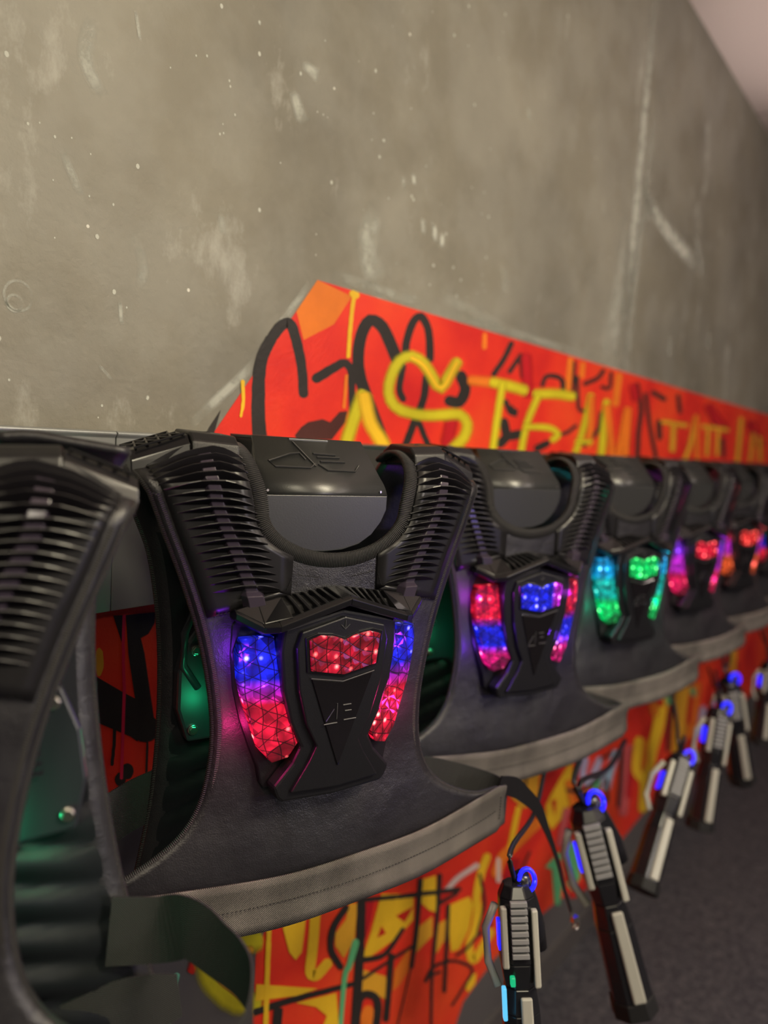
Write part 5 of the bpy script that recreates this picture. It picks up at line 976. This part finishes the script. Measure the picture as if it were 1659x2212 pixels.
def make_vest():
    root = empty('laser_tag_vest')
    us_f = sorted(set(list(np.linspace(-.565, -.515, 3)) + list(XO_F[:40:2, 1]) + list(np.linspace(-.43, -.16, 22)) +
                      [q[1] for q in _neck] + list(np.linspace(-.085, .046, 14))))
    # below the arm hole the hem reaches the full width of the band
    fo = lambda u: xo(u) if u > -.512 else .312
    shell('front_panel', us_f, fo, xi, 0, LEATHER, root, cols=14)
    us_b = sorted(set(list(np.linspace(.046, UT, 8)) + [q for q in NECK[-10:, 1]] + list(np.linspace(ub(-.12), ub(-.60), 24))))
    shell('back_panel', us_b, xo, xi, -.002, LEATHER, root, cols=10)
    # quilted lining of the back half, facing the front
    V, Fc, uv = [], [], []
    zs = np.linspace(-.13, -.585, 120)
    xs = np.linspace(-1, 1, 21)
    for z in zs:
        for x in xs:
            hw = xo(ub(z)) - .008
            X = x * hw
            zz = z + .055 * (abs(X) / .17) ** 1.5 * (.9 if z < -.33 else 0)
            ph = ((zz + .30) / -.036)
            r = abs(math.sin(PI * ph)) ** .45 if z < -.345 else .75
            e = (1 - abs(x) ** 6)
            V.append((X, 2 * RS + .1 * X * X - .004 - .013 * r * e, z))
            uv.append((X, z))
    nx = len(xs)
    for i in range(len(zs) - 1):
        for c in range(nx - 1):
            q = i * nx + c
            Fc.append((q, q + 1, q + nx + 1, q + nx))
    mesh('padding', V, Fc, PADDING, root, smooth=True, uv=uv)
    # hard plate on the lining with its screws
    half = [(0, -.165), (.075, -.165), (.118, -.215), (.150, -.262), (.160, -.30), (.160, -.345), (.146, -.388), (.10, -.388), (.07, -.42), (0, -.42)]
    b = MB()
    plate(b, half + mirror(half)[1:-1], lambda x: .082 + .05 * x * x, lambda x: .104)
    pl = b.build('lining_plate', PLATE, root, bevel=.004)
    b = MB()
    for z in (-.318, -.326, -.334):
        for s in (1,):
            b.box(s * .105 - .018, s * .105 + .018, .0800, .0835, z, z + .0022)
    b.build('raised_mark', PLATE, pl)
    for s in (-1, 1):
        for z in (-.272, -.372):
            b = MB()
            b.tube([(s * .140, .084, z), (s * .140, .0795, z)], .0065, 16)
            b.tube([(s * .140, .0800, z), (s * .140, .0785, z)], .0048, 6)
            b.build('screw', SCREW, pl, bevel=.0006)
    b = MB()
    b.tube([(-.09, .098, -.18), (-.135, .086, -.205), (-.155, .082, -.25), (-.155, .082, -.29), (-.135, .084, -.32)], .005, 10)
    b.build('cable_duct', PLATE, root, smooth=True)
    # bindings
    pf = [(x, u) for x, u in XO_ALL if u < .062]
    pb = [(x, u) for x, u in XO_ALL if u > .050]
    for s in (-1, 1):
        for nm, path in (('arm_binding', pf), ('back_binding', pb)):
            b = MB()
            sweep(b, [(s * x, u) for x, u in path], .0105, .0036, -s * .0065)
            b.build(nm, BINDING, root, smooth=True)
    nk = [(x, u) for x, u in NECK if u < .07]
    b = MB()
    sweep(b, spline([(-x, u) for x, u in reversed(nk)] + [(x, u) for x, u in nk[1:]], 3), .0095, .0036, .0, .001)
    b.build('neck_binding', BINDING, root, smooth=True)
    # waist band, sewn along the hem
    V, Fc, uv = [], [], []
    xs = np.linspace(-.324, .324, 41)
    for x in xs:
        t = abs(x) / .324
        top = -.528 + .26 * x * x
        bot = -.593 + .20 * x * x
        if t > .95:
            q = (t - .95) / .05
            top -= .006 * q * q
            bot += .010 * q * q
        for k in range(7):
            z = top + (bot - top) * k / 6
            V.append((x, .3 * x * x - .0065 - .0150 + .0015 * math.sin(x * 31) - .002 * math.cos(k / 6 * 2 * PI), z))
            uv.append((x, z - .2 * x * x))
    for i in range(len(xs) - 1):
        for k in range(6):
            q = i * 7 + k
            Fc.append((q, q + 1, q + 8, q + 7))
    mesh('waist_band', V, Fc, BELT, root, smooth=True, uv=uv, solid=.003)
    # stitching rows
    b = MB()
    for x in np.arange(-.30, .30, .0052):
        z = -.5605 + .23 * x * x
        y = .3 * x * x - .0250
        b.tube([(x, y, z), (x + .0030, y, z + .0004)], .0005, 5)
    for z in np.arange(-.555, -.52, .0045):
        b.tube([(.312, .3 * .312 ** 2 - .0250, z), (.312, .3 * .312 ** 2 - .0250, z + .0026)], .0006, 5)
    b.build('stitching', RECESS, root)
    # shoulder pads with their fins, ridge strips and caps
    for s in (-1, 1):
        V, Fc = [], []
        us = list(np.linspace(-.212, -.152, 7)) + list(np.linspace(-.145, .05, 22))
        nc = 8
        for u in us:
            t = min(1, max(0, (-.152 - u) / .06))
            a = (xi(u) if u > -.152 else 0) + .010
            if u <= -.135:
                a = max(a, .060 + (u + .212) * -.02)
            bb = xo(u) - .012
            for c in range(nc):
                x = a + (bb - a) * c / (nc - 1)
                uu = u + (.022 * (1 - c / (nc - 1)) if u < -.20 else 0)
                V.append(SP(s * x, uu, .0046))
        for i in range(len(us) - 1):
            for c in range(nc - 1):
                q = i * nc + c
                Fc.append((q, q + 1, q + nc + 1, q + nc))
        pad = mesh('shoulder_pad', V, Fc, RUBBER, root, smooth=True, solid=.003)
        b = MB()
        for a, c in (((.020, -.172), (.056, -.166)), ((.060, -.170), (.066, -.186)), ((.064, -.192), (.092, -.200)), ((.108, -.204), (.150, -.209))):
            a, c = np.array(a), np.array(c)
            L_ = np.linalg.norm(c - a)
            for t in np.arange(0, L_ - .002, .0042):
                p, q = a + (c - a) * t / L_, a + (c - a) * (t + .0026) / L_
                b.tube([SP(s * p[0], p[1], .0066), SP(s * q[0], q[1], .0066)], .00045, 5)
        b.build('stitching', RECESS, pad)
        # fins
        b = MB()
        for u in fin_rows():
            a = float(np.interp(u, [-.19, -.13, -.10, -.075, -.045, .01], [.070, .090, .103, .113, .118, .126]))
            c = float(np.interp(u, [-.19, -.155, -.12, -.10, -.07, -.045, .01], [.152, .166, .182, .192, .210, .222, .226]))
            tt = [0, .05, .12, .22, .34, .5, .62, .74, .85, .93, 1]
            hh = [0, .22, .48, .78, 1, 1, 1, .80, .50, .24, 0]
            prof = []
            for t, h in zip(tt, hh):
                x = s * (a + (c - a) * t)
                root_p = SP(x, u - .003 * abs(t - .5), .0055)
                nrm = (SP(x, u, .0155) - SP(x, u, .0055)).normalized()
                upv = (SP(x, u + .001, .0055) - SP(x, u - .001, .0055)).normalized()
                lift = .010 * h
                d = nrm * (.0100 * h) + upv * (.0072 * h)
                prof.append((root_p, root_p + d, upv, nrm))
            vs = []
            for p0, p1, upv, nrm in prof:
                vs += [p0 - upv * .0010, p1 - upv * .0004 + nrm * .0003, p1 + upv * .0006, p0 + upv * .0010]
            fs = []
            for i in range(len(prof) - 1):
                for k in range(4):
                    fs.append((4 * i + k, 4 * i + (k + 1) % 4, 4 * i + 4 + (k + 1) % 4, 4 * i + 4 + k))
            fs += [(0, 1, 2, 3), tuple(range(4 * len(prof) - 4, 4 * len(prof)))]
            b.add(vs, fs)
        b.build('cooling_fin', FIN, pad)
        rp = [(.166, .02), (.164, -.02), (.163, -.042), (.160, -.058), (.150, -.092), (.133, -.130), (.116, -.167), (.106, -.192), (.103, -.207)]
        V, Fc = [], []
        rpp = spline(rp, 5)
        for x, u in rpp:
            wd = .0068 if u > -.185 else .0095
            ot = .0105 if u > -.185 else .017
            for dx, of in ((-wd * 1.5, .005), (-wd, ot), (wd, ot), (wd * 1.5, .005)):
                V.append(SP(s * (x + dx), u, of))
        for i in range(len(rpp) - 1):
            for k in range(3):
                q = i * 4 + k
                Fc.append((q, q + 1, q + 5, q + 4))
        mesh('ridge_strip', V, Fc, RIDGE, pad, bevel=.0008)
        # moulded cap over the top of the shoulder
        b = MB()
        prof = [(.012, -.020), (.016, -.006), (.028, .004), (.075, .006), (.092, -.004), (.098, -.022)]

        def capslice(x, dz, shrink=1.0):
            return [(s * x, .3 * x * x * .8 + .055 + (y - .055) * shrink, z + dz - .010) for y, z in prof]
        A, Bq = capslice(.122, -.004), capslice(.176, -.001)
        b.prism(A, Bq)
        cap = b.build('shoulder_cap', SATIN, root, bevel=.0025)
        b = MB()
        b.prism(capslice(.1765, -.004, .92), capslice(.238, -.026, .80))
        lat = b.build('lattice_wing', PLASTIC, cap, bevel=.0015)
        b = MB()
        for k in range(4):
            for sg in (-1, 1):
                x0, x1 = .182 + k * .0125, .182 + (k + 1) * .0125
                f = lambda x, yy: (s * x, .24 * x * x + yy, -.0082 - .0062 * (x - .176) / .0175)
                p, q = (f(x0, .03), f(x1, .085)) if sg > 0 else (f(x0, .085), f(x1, .03))
                b.tube([p, q], .0013, 6)
        for yy in (.028, .058, .087):
            b.tube([f(.181, yy), f(.234, yy)], .0014, 6)
        b.build('lattice_rib', SATIN, lat)
    # ---------------- light unit on the chest
    ox = -.004
    yl = lambda x: -.0300 + .018 * max(0, (abs(x) - .055) / .065)
    hs = [(0, -.196), (.112, -.206), (.126, -.222), (.127, -.255), (.122, -.295), (.112, -.335), (.100, -.368), (.090, -.392), (.086, -.412), (.082, -.418), (0, -.418)]
    b = MB()
    plate(b, [(x + ox, z) for x, z in hs + mirror(hs)[1:-1]], lambda x: yl(x) + .010, lambda x: .3 * x * x)
    unit = b.build('light_unit', SATIN, root, bevel=.003)
    lamp = [(.083, -.233), (.118, -.236), (.122, -.252), (.119, -.284), (.112, -.312), (.101, -.343), (.093, -.366), (.078, -.3835), (.060, -.378), (.050, -.361), (.061, -.335), (.070, -.300), (.078, -.265)]
    for s in (-1, 1):
        b = MB()
        plate(b, [(s * x + ox, z) for x, z in lamp], lambda x: yl(x) - .001, lambda x: yl(x) + .012)
        b.build('side_lamp', LENS_SIDE, unit, bevel=.0012)
    # centre frame: two steps
    fr = [(0, -.205), (.076, -.222), (.079, -.25), (.073, -.297), (.062, -.335), (.047, -.366), (.056, -.384), (.080, -.410), (.074, -.424), (.068, -.429), (0, -.433)]
    b = MB()
    plate(b, [(x + ox, z) for x, z in fr + mirror(fr)[1:-1]], -.034, -.012)
    b.build('centre_frame', SATIN, unit, bevel=.0035)
    fr2 = [(0, -.212), (.056, -.226), (.062, -.245), (.056, -.296), (.044, -.338), (.029, -.366), (.038, -.384), (.060, -.417), (0, -.421)]
    b = MB()
    plate(b, [(x + ox, z) for x, z in fr2 + mirror(fr2)[1:-1]], -.040, -.030)
    b.build('centre_plate', SATIN, unit, bevel=.002)
    vis = [(0, -.239), (.016, -.2335), (.034, -.2315), (.048, -.2355), (.044, -.272), (0, -.281)]
    b = MB()
    vis2 = [(x * 1.1, (z + .256) * 1.14 - .256) for x, z in vis]
    plate(b, [(x + ox, z) for x, z in vis2 + mirror(vis2)[1:-1]], -.042, -.036)
    b.build('visor_frame', PLASTIC, unit, bevel=.001)
    b = MB()
    plate(b, [(x + ox, z) for x, z in vis + mirror(vis)[1:-1]], -.0445, -.038)
    b.build('visor_lamp', LENS_VISOR, unit, bevel=.001)
    b = MB()
    plate(b, [(ox - .0415, -.283), (ox, -.291), (ox + .0415, -.283), (ox, -.394)], -.0420, -.038)
    b.build('badge_plate', PIANO, unit, bevel=.0008)
    # emblem on the badge and the little arrow over the visor
    b = MB()
    for p in ([(-.023, -.3395), (-.005, -.3395)], [(-.020, -.336), (-.010, -.322)], [(-.006, -.316), (-.006, -.335)],
              [(.002, -.319), (.013, -.319)], [(.005, -.3265), (.014, -.3265)], [(.004, -.3375), (.021, -.3375)]):
        b.tube([(ox + p[0][0], -.0425, p[0][1]), (ox + p[1][0], -.0425, p[1][1])], .00065, 6)
    b.tube([(ox - .043, -.0424, -.2815), (ox, -.0424, -.2897), (ox + .043, -.0424, -.2815)], .0007, 6)
    b.build('emblem', SILVER, unit)
    b = MB()
    for p in ([(0, -.216), (0, -.2265)], [(-.006, -.2215), (0, -.227)], [(.006, -.2215), (0, -.227)]):
        b.tube([(ox + p[0][0], -.0405, p[0][1]), (ox + p[1][0], -.0405, p[1][1])], .0006, 6)
    b.build('arrow_mark', SILVER, unit)
    # brow with vent slots
    def zt(x):   # rear top line of the brow
        x = abs(x)
        return float(np.interp(x, [0, .014, .075, .10, .128], [-.183, -.184, -.193, -.197, -.205]))

    def zb(x):   # front bottom line
        x = abs(x)
        return float(np.interp(x, [0, .085, .100, .128], [-.197, -.2245, -.2275, -.213]))

    def yfb(x):
        return float(np.interp(abs(x), [0, .085, .128], [-.052, -.046, -.016]))
    # recess body
    b = MB()
    xs = [-.12, -.09, -.05, 0, .05, .09, .12]
    fr_ = [(x + ox, yfb(x) + .012, zb(x) + .004) for x in xs] + [(x + ox, -.004, zt(x) - .001) for x in reversed(xs)]
    bk_ = [(p[0], .004, p[2] + (-.0 if i < 7 else 0)) for i, p in enumerate(fr_)]
    b.prism(fr_, bk_)
    b.build('vent_recess', RECESS, unit)
    b = MB()

    def wedge(x0, x1, skew=0.0):
        """block of the brow between x0 and x1: top slope from the rear line to the front lip"""
        ring = []
        for x, k in ((x0, 0), (x1, 1)):
            xf, xr = x + skew, x
            ring.append([(xr + ox, .002, zt(x)), (xr + ox, -.010, zt(x) + .0015), (xf + ox, yfb(x) + .004, zb(x) + .0125),
                         (xf + ox, yfb(x) + .006, zb(x) + .004), (xr + ox, .002, zb(x) + .003)])
        b.prism(ring[0], ring[1])
    for s in (-1, 1):
        edges = [(0, .0115)] + [(.0175 + k * .0105, .0215 + k * .0105) for k in range(5)] + [(.0705, .100), (.100, .127)]
        for a, c in edges:
            wedge(s * a, s * c, -s * .0035 if .012 < a < .07 else 0)
    b.build('brow', PLASTIC, unit, bevel=.0009)
    b = MB()
    for s in (-1, 1):
        for a, c in ((0, .086), (.086, .101), (.101, .128)):
            ring = []
            for x in (s * a, s * c):
                y = yfb(x)
                ring.append([(x + ox, y + .006, zb(x) + .0125), (x + ox, y, zb(x) + .0085), (x + ox, y + .001, zb(x) + .001),
                             (x + ox, y + .008, zb(x) - .001), (x + ox, .002, zb(x)), (x + ox, .002, zb(x) + .006)])
            b.prism(ring[0], ring[1])
    b.build('brow_lip', PLASTIC, unit, bevel=.0009)
    for s in (-1, 1):
        b = MB()
        b.box(s * .115 - .010, s * .115 + .010, .010, .0135, -.353, -.347)
        b.build('green_fill_glow', GREEN_FILL, unit)  # added glow, stands in for the unseen source of the green light
    # ---------------- straps
    for s in (-1, 1):
        b = MB()
        if s > 0:
            ribbon(b, [(.175, .115, -.510), (.250, .122, -.520), (.320, .120, -.545), (.366, .095, -.560), (.378, .062, -.566), (.352, .044, -.562), (.310, .026, -.550)],
                   [.050, .052, .056, .060, .064, .066, .066])
        else:
            ribbon(b, [(-.165, .118, -.462), (-.215, .105, -.470), (-.275, .085, -.492), (-.335, .06, -.52), (-.345, .040, -.535), (-.316, .026, -.545)],
                   [.066, .066, .066, .066, .066, .066])
        b.build('side_strap', STRAP, root, smooth=False)
    return root


def make_hook():
    root = empty('vest_hook')
    # folded sheet: rounded front flap, bend, sloping face
    W0, W1 = .0885, .076
    prof = [(-.0745, .0120, 0), (-.0700, .0121, .06), (-.0655, .0127, .14), (-.0610, .0142, .22), (-.0565, .0168, .30), (-.0525, .0198, .38), (-.0075, .0545, 1)]
    V, Fc = [], []
    fl = [(-W0, -.0745), (-W0, -.092), (-.0815, -.107), (-.0685, -.123), (-.050, -.135), (-.026, -.1415), (0, -.143)]
    fl = fl + [(-x, z) for x, z in reversed(fl[:-1])]
    b = MB()
    cx_ = -.0105
    b.prism([(cx_ + x, .012, z) for x, z in fl], [(cx_ + x, .0145, z) for x, z in fl])
    b.build('front_flap', HOOK, root, bevel=.0006)
    b = MB()
    front, back = [], []
    n = len(prof)
    for z, y, t in prof:
        w = W0 + (W1 - W0) * t
        sh = -.006 * t
        front += [(cx_ + sh - w, y, z), (cx_ + sh + w, y, z)]
        back += [(cx_ + sh - w, y + .0018, z - .0020), (cx_ + sh + w, y + .0018, z - .0020)]
    fs = []
    for i in range(n - 1):
        fs += [(2 * i, 2 * i + 1, 2 * i + 3, 2 * i + 2), (2 * n + 2 * i, 2 * n + 2 * i + 2, 2 * n + 2 * i + 3, 2 * n + 2 * i + 1)]
        for k in (0, 1):
            fs.append((2 * i + k, 2 * i + 2 + k, 2 * n + 2 * i + 2 + k, 2 * n + 2 * i + k))
    fs += [(0, 1, 2 * n + 1, 2 * n), (2 * n - 2, 2 * n - 1, 4 * n - 1, 4 * n - 2)]
    b.add(front + back, fs)
    for s in (-1, 1):      # folded side cheeks
        pts = [(cx_ - .006 * k_ + s * (W0 + (W1 - W0) * k_ - .001), y, z) for z, y, k_ in
               ((-.0745, .0135, 0), (-.064, .019, .4), (-.0085, .054, 1), (-.040, .056, 1), (-.0745, .040, .6))]
        b.prism(pts, [(p[0] - s * .0018, p[1], p[2]) for p in pts])
    b.build('sloping_face', HOOK, root, smooth=True)
    b = MB()
    b.box(-.045, .010, .052, .238, -.0125, -.0085)
    b.box(-.040, -.037, .054, .238, -.045, -.0125)
    b.box(.002, .005, .054, .238, -.045, -.0125)
    b.build('wall_arm', HOOK, root, bevel=.0006)
    # embossed emblem on the sloping face
    b = MB()

    def on(x, z):
        return (x, .0198 + (z + .0525) / .045 * .0347 - .0006, z)
    for pts in ([(-.041, -.0125), (-.018, -.0405)], [(-.030, -.033), (-.036, -.0255), (-.050, -.027), (-.080, -.036), (-.073, -.0420), (-.026, -.0425), (-.018, -.0375)],
                [(-.017, -.0255), (.014, -.0265)], [(-.013, -.0295), (.019, -.0295)], [(-.010, -.0345), (.025, -.0345)],
                [(-.014, -.0375), (-.003, -.0445), (.036, -.0450), (.044, -.0380)]):
        b.tube([on(*p) for p in pts], .0013, 6)
    b.build('emblem', HOOK, root)
    for s in (-1, 1):
        b = MB()
        b.tube([(cx_ + s * .078, .0135, -.069), (cx_ + s * .078, .0110, -.069)], .0016, 10)
        b.build('rivet', SCREW, root)
    return root


def copy_tree(o, parent=None):
    c = o.copy()
    if parent is not None:
        c.parent = parent
    COL.objects.link(c)
    for ch in [q for q in bpy.data.objects if q.parent == o]:
        copy_tree(ch, c)
    return c


BLUE, RED, MAG, GRN, CYN, ORG, PUR = (.01, .02, 1), (1, .01, .05), (.75, .02, .85), (0, .95, .18), (0, .45, 1), (1, .12, .02), (.28, .03, 1)
LENS_SIDE = lens_mat('side_lamp_blue_over_red', BLUE, MAG, RED, -.235, -.385, .42)
LENS_VISOR = lens_mat('visor_lamp_red', RED, RED, RED, -.1, .1)

vest0 = make_vest()
hook0 = make_hook()
hook0.parent = None
SP_, X1, Y1, TH = .5225, .704, .600, math.radians(19.2)
names = ['nearest black vest, cut off at the left edge of the photo',
         'black laser tag vest in focus, blue and red lamps and a red visor lamp',
         'black laser tag vest behind the sharp one, blue and magenta visor lamp',
         'black laser tag vest with green visor and blue-green side lamps',
         'black laser tag vest with red visor lamp, next beyond the green-lit one',
         'small blurred vest with orange-red lamps, second beyond the green-lit one',
         'farthest vest at the right edge, with green and red lamps']
hook_names = ['dark steel hook holding the vest cut off at the left edge', 'dark steel hook with embossed emblem inside the neck of the sharp vest',
              'dark steel hook inside the neck of the vest with the blue visor', 'blurred steel hook inside the neck of the green-lit vest',
              'blurred steel hook above the vest with red visor beyond the green one', 'small steel hook of the second vest beyond the green-lit one',
              'tiny steel hook of the farthest vest at the right edge']
looks = [None, None,
         (RED, BLUE, (1, .01, .25), .58, (BLUE, BLUE, MAG)), (CYN, (0, .7, .6), GRN, .45, (GRN, GRN, GRN)),
         (PUR, MAG, (1, .01, .12), .40, (RED, RED, RED)), ((1, .02, .1), MAG, ORG, .35, ((1, .03, .03),) * 3),
         (GRN, BLUE, RED, .45, (GRN,) * 3)]
VESTS = []
for i in range(7):
    v = vest0 if i == 1 else copy_tree(vest0)
    x, y, a = X1 + SP_ * (i - 1), Y1, TH
    tilt = 0
    if i == 0:
        x, y, a, tilt = .18, .660, math.radians(29), -math.radians(8)
    v.location = (x, y, -.012 if i == 0 else 0)
    v.rotation_euler = (tilt, 0, -a)
    tag(v, names[i], 'vest', 'laser tag vests hung in a row')
    h = hook0 if i == 1 else copy_tree(hook0)
    h.location = (X1 + SP_ * (i - 1), Y1, 0)
    h.rotation_euler = (0, 0, -TH)
    tag(h, hook_names[i], 'hook', 'steel vest hooks on the wall rail')
    VESTS.append(v)
    if looks[i]:
        tp, md, bt, zm, vz = looks[i]
        side = lens_mat('side_lamp_colours_%s' % 'abcdefgh'[i], tp, md, bt, -.235, -.385, zm, flat=.11)
        vis_ = lens_mat('visor_lamp_colours_%s' % 'abcdefgh'[i], vz[0], vz[1], vz[2], -.045, .045, .72, hshift=True)
        for un in [q for q in bpy.data.objects if q.parent == v and q.name.startswith('light_unit')]:
            for q in [q for q in bpy.data.objects if q.parent == un]:
                for key, mm in (('side_lamp', side), ('visor_lamp', vis_)):
                    if q.name.startswith(key):
                        q.data = q.data.copy()
                        q.data.materials[0] = mm

for i in range(0, 4):
    for s in (-1, 1):
        l = bpy.data.lights.new('green_fill_light', 'POINT')  # point light added at each green glow to tint lining and straps
        l.energy = .14 if i == 0 else .07
        l.color = (.02, 1, .4)
        l.shadow_soft_size = .008
        o = bpy.data.objects.new('green_fill_light', l)
        o.parent = VESTS[i]
        o.location = (s * .125, .030, -.350)
        COL.objects.link(o)
GL = {1: ((.25, .02, 1), (1, .02, .25)), 2: ((.5, .02, .8), (.2, .03, 1)), 3: ((0, .5, .8), (0, .8, .4)), 4: ((.5, .02, 1), (1, .02, .3)), 5: ((1, .1, .1),) * 2}
for i, cs_ in GL.items():
    for s in (-1, 1):
        for z, c in ((-.262, cs_[0]), (-.350, cs_[1])):
            l = bpy.data.lights.new('side_lamp_light', 'POINT')
            l.energy = .10
            l.specular_factor = .15
            l.color = c
            l.shadow_soft_size = .006
            o = bpy.data.objects.new('side_lamp_light', l)
            o.parent = VESTS[i]
            o.location = (s * .118 - .004, -.036, z)
            COL.objects.link(o)

# the nearest vest hangs open: its back half has slid along
for q in [q for q in bpy.data.objects if q.parent == VESTS[0]]:
    if q.name.split('.')[0] in ('padding', 'lining_plate', 'back_panel', 'back_binding'):
        q.location = (-.003, 0, .020)
        q.rotation_euler = (0, -.14, 0)
    if q.name.startswith('side_strap') and q.bound_box[0][0] > 0:
        sb = q
# its right strap hangs out in a loop
b = MB()
ribbon(b, [(.225, .098, -.446), (.268, .090, -.449), (.291, .070, -.442), (.313, .048, -.455), (.328, .020, -.462), (.330, -.015, -.466), (.318, -.045, -.485), (.290, -.060, -.515), (.25, -.062, -.54)],
       [.062, .061, .056, .054, .052, .050, .048, .050, .055])
new = b.build('side_strap', STRAP, VESTS[0])
b = MB()
ribbon(b, [(.205, .100, -.545), (.235, .100, -.530), (.262, .099, -.522), (.290, .098, -.518)], [.090, .075, .060, .040])
b.build('side_strap', STRAP, VESTS[0])
COL.objects.unlink(sb)
bpy.data.objects.remove(sb)

# loose strap tail with its ring, hanging off the sharp vest
b = MB()
T_ = [(.350, .050, -.530), (.381, .05, -.539), (.405, .05, -.556), (.439, .05, -.587), (.465, .05, -.629), (.486, .05, -.667), (.504, .05, -.704), (.521, .05, -.747), (.539, .05, -.785), (.552, .05, -.812)]
ribbon(b, T_, [.030, .032, .026, .020, .012, .008, .007, .006, .006, .006], tilt=(.6, 0, .5))
tail = b.build('strap_tail', RUBBER, VESTS[1])
b = MB()
b.tube([(.558 + .0062 * math.cos(a), .046, -.826 + .0072 * math.sin(a)) for a in np.linspace(0, 2 * PI, 17)], .0024, 8)
b.box(.546, .558, .042, .050, -.818, -.808)
b.build('strap_ring', SCREW, tail)

# ------------------------------------------------------------------ phasers hanging below
def make_gun():
    """built muzzle down along -z, length 1 = .36 m; top at the origin"""
    root = empty('laser_tag_phaser')
    L = .36

    def octa(w, d, z, c=.28):
        return [(x * w / 2, y * d / 2, z) for x, y in ((-1, -1 + c * 2), (-1 + c * 2, -1), (1 - c * 2, -1), (1, -1 + c * 2), (1, 1 - c * 2), (1 - c * 2, 1), (-1 + c * 2, 1), (-1, 1 - c * 2))]
    b = MB()
    st = [(0, .040, .050), (-.02, .058, .066), (-.12, .062, .070), (-.16, .050, .058), (-.20, .060, .064), (-.325, .066, .068)]
    for (z0, w0, d0), (z1, w1, d1) in zip(st, st[1:]):
        b.prism(octa(w0, d0, z0), octa(w1, d1, z1))
    b.build('receiver', GUNBODY, root, bevel=.002)
    b = MB()
    b.prism(octa(.070, .072, -.322), octa(.074, .076, -.350))
    b.build('muzzle', RECESS, root, bevel=.002)
    b = MB()
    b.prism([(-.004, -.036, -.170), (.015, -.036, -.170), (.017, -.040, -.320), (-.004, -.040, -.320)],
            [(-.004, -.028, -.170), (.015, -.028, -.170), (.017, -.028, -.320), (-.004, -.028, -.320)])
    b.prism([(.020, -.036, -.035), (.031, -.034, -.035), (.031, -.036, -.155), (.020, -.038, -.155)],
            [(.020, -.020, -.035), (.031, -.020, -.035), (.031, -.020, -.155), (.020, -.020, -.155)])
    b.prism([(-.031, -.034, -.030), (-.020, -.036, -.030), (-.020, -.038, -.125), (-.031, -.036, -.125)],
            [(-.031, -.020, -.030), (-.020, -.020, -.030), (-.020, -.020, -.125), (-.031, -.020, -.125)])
    b.build('pale_strip', GUNPALE, root, bevel=.003)  # raised pale strips along the black body
    b = MB()
    for k in range(8):
        b.box(-.015, .013, -.041, -.030, -.028 - .0115 * k, -.020 - .0115 * k)
    b.build('cooling_grille', GUNGREY, root, bevel=.001)
    b = MB()
    b.tube([(.010, 0, .010), (.026, .030, -.04), (.040, .050, -.09), (.046, .062, -.13)], [.014, .016, .016, .014], 12)
    b.build('grip', GUNBODY, root, smooth=True)
    b = MB()
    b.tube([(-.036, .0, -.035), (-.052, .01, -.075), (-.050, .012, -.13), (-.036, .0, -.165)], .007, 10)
    b.build('hand_guard', GUNPALE, root, smooth=True)
    for a in (-.0335, .0285):
        b = MB()
        b.box(a, a + .005, -.012, .012, -.105, -.060)
        b.build('side_light', BLUE_LED, root, bevel=.001)
    b = MB()
    b.tube([(.020 + .013 * math.cos(a), -.006, .004 + .018 * math.sin(a)) for a in np.linspace(0, 2 * PI, 17)], .004, 8)
    b.build('light_ring', BLUE_LED, root, smooth=True)
    return root


gun0 = make_gun()
gun_names = ['black phaser hanging muzzle down below the sharp vest, with pale stripes and a blue ring',
             'black phaser with pale stripe and square muzzle, largest on the dark carpet',
             'black phaser leaning left, third from the left below the vests',
             'phaser with bright blue side lights, fourth from the left below the vests',
             'thin blurred phaser with pale stripe, fifth from the left below the vests',
             'phaser cut by the right edge of the photo beside blue light']
# head, muzzle (world) and swing about its own length
poses = [((0.941, 0.44, -0.602), (0.905, 0.38, -0.879), -0.95, (1.334, 0.58, -0.598)), ((1.338, 0.5, -0.654), (1.367, 0.38, -1.013), -0.95, (1.761, 0.575, -0.672)), ((1.966, 0.5, -0.747), (1.75, 0.5, -1.009), -0.95, (2.13, 0.58, -0.647)), ((2.325, 0.5, -0.713), (2.244, 0.5, -1.046), -0.95, (2.59, 0.58, -0.678)), ((2.638, 0.55, -0.712), (2.77, 0.5, -1.075), -0.95, (2.844, 0.6, -0.653)), ((3.028, 0.5, -0.716), (3.013, 0.5, -1.014), -0.95, (3.303, 0.58, -0.639))]
def extra_lights(g):
    b = MB()
    b.box(-.0345, -.0275, -.0435, -.030, -.200, -.150)
    b.build('side_light', PALEBLUE_LED, g, bevel=.002)
    b = MB()
    b.box(-.020, -.012, -.0415, -.030, -.150, -.135)
    b.build('side_light', GREEN_DIM, g, bevel=.002)


for i, (h, m_, spin, top) in enumerate(poses):
    g = gun0 if i == 0 else copy_tree(gun0)
    h, m_ = Vector(h), Vector(m_)
    zax = (h - m_).normalized()
    yax = Vector((0, 1, 0))
    xax = yax.cross(zax).normalized()
    yax = zax.cross(xax)
    sc = (h - m_).length / .35
    Mx = Matrix((xax, yax, zax)).transposed().to_4x4()
    g.matrix_world = Matrix.Translation(h) @ Mx @ Matrix.Rotation(spin, 4, 'Z') @ Matrix.Scale(sc, 4)
    tag(g, gun_names[i], 'phaser', 'phasers hanging under the vests')
    # its cable runs up behind the vests
    if i == 0:
        late = g
    inv = g.matrix_world.inverted()
    b = MB()
    wp = [h + Vector((0, 0, .0)), h + Vector((.004, .012, .04)), (h + Vector(top)) / 2 + Vector((.006, 0, 0)), Vector(top)]
    pts = [inv @ Vector(p) for p in spline([tuple(q) for q in wp], 6)]
    b.tube(pts, .0048, 8)
    b.build('cable', RUBBER, g, smooth=True)

extra_lights(late)
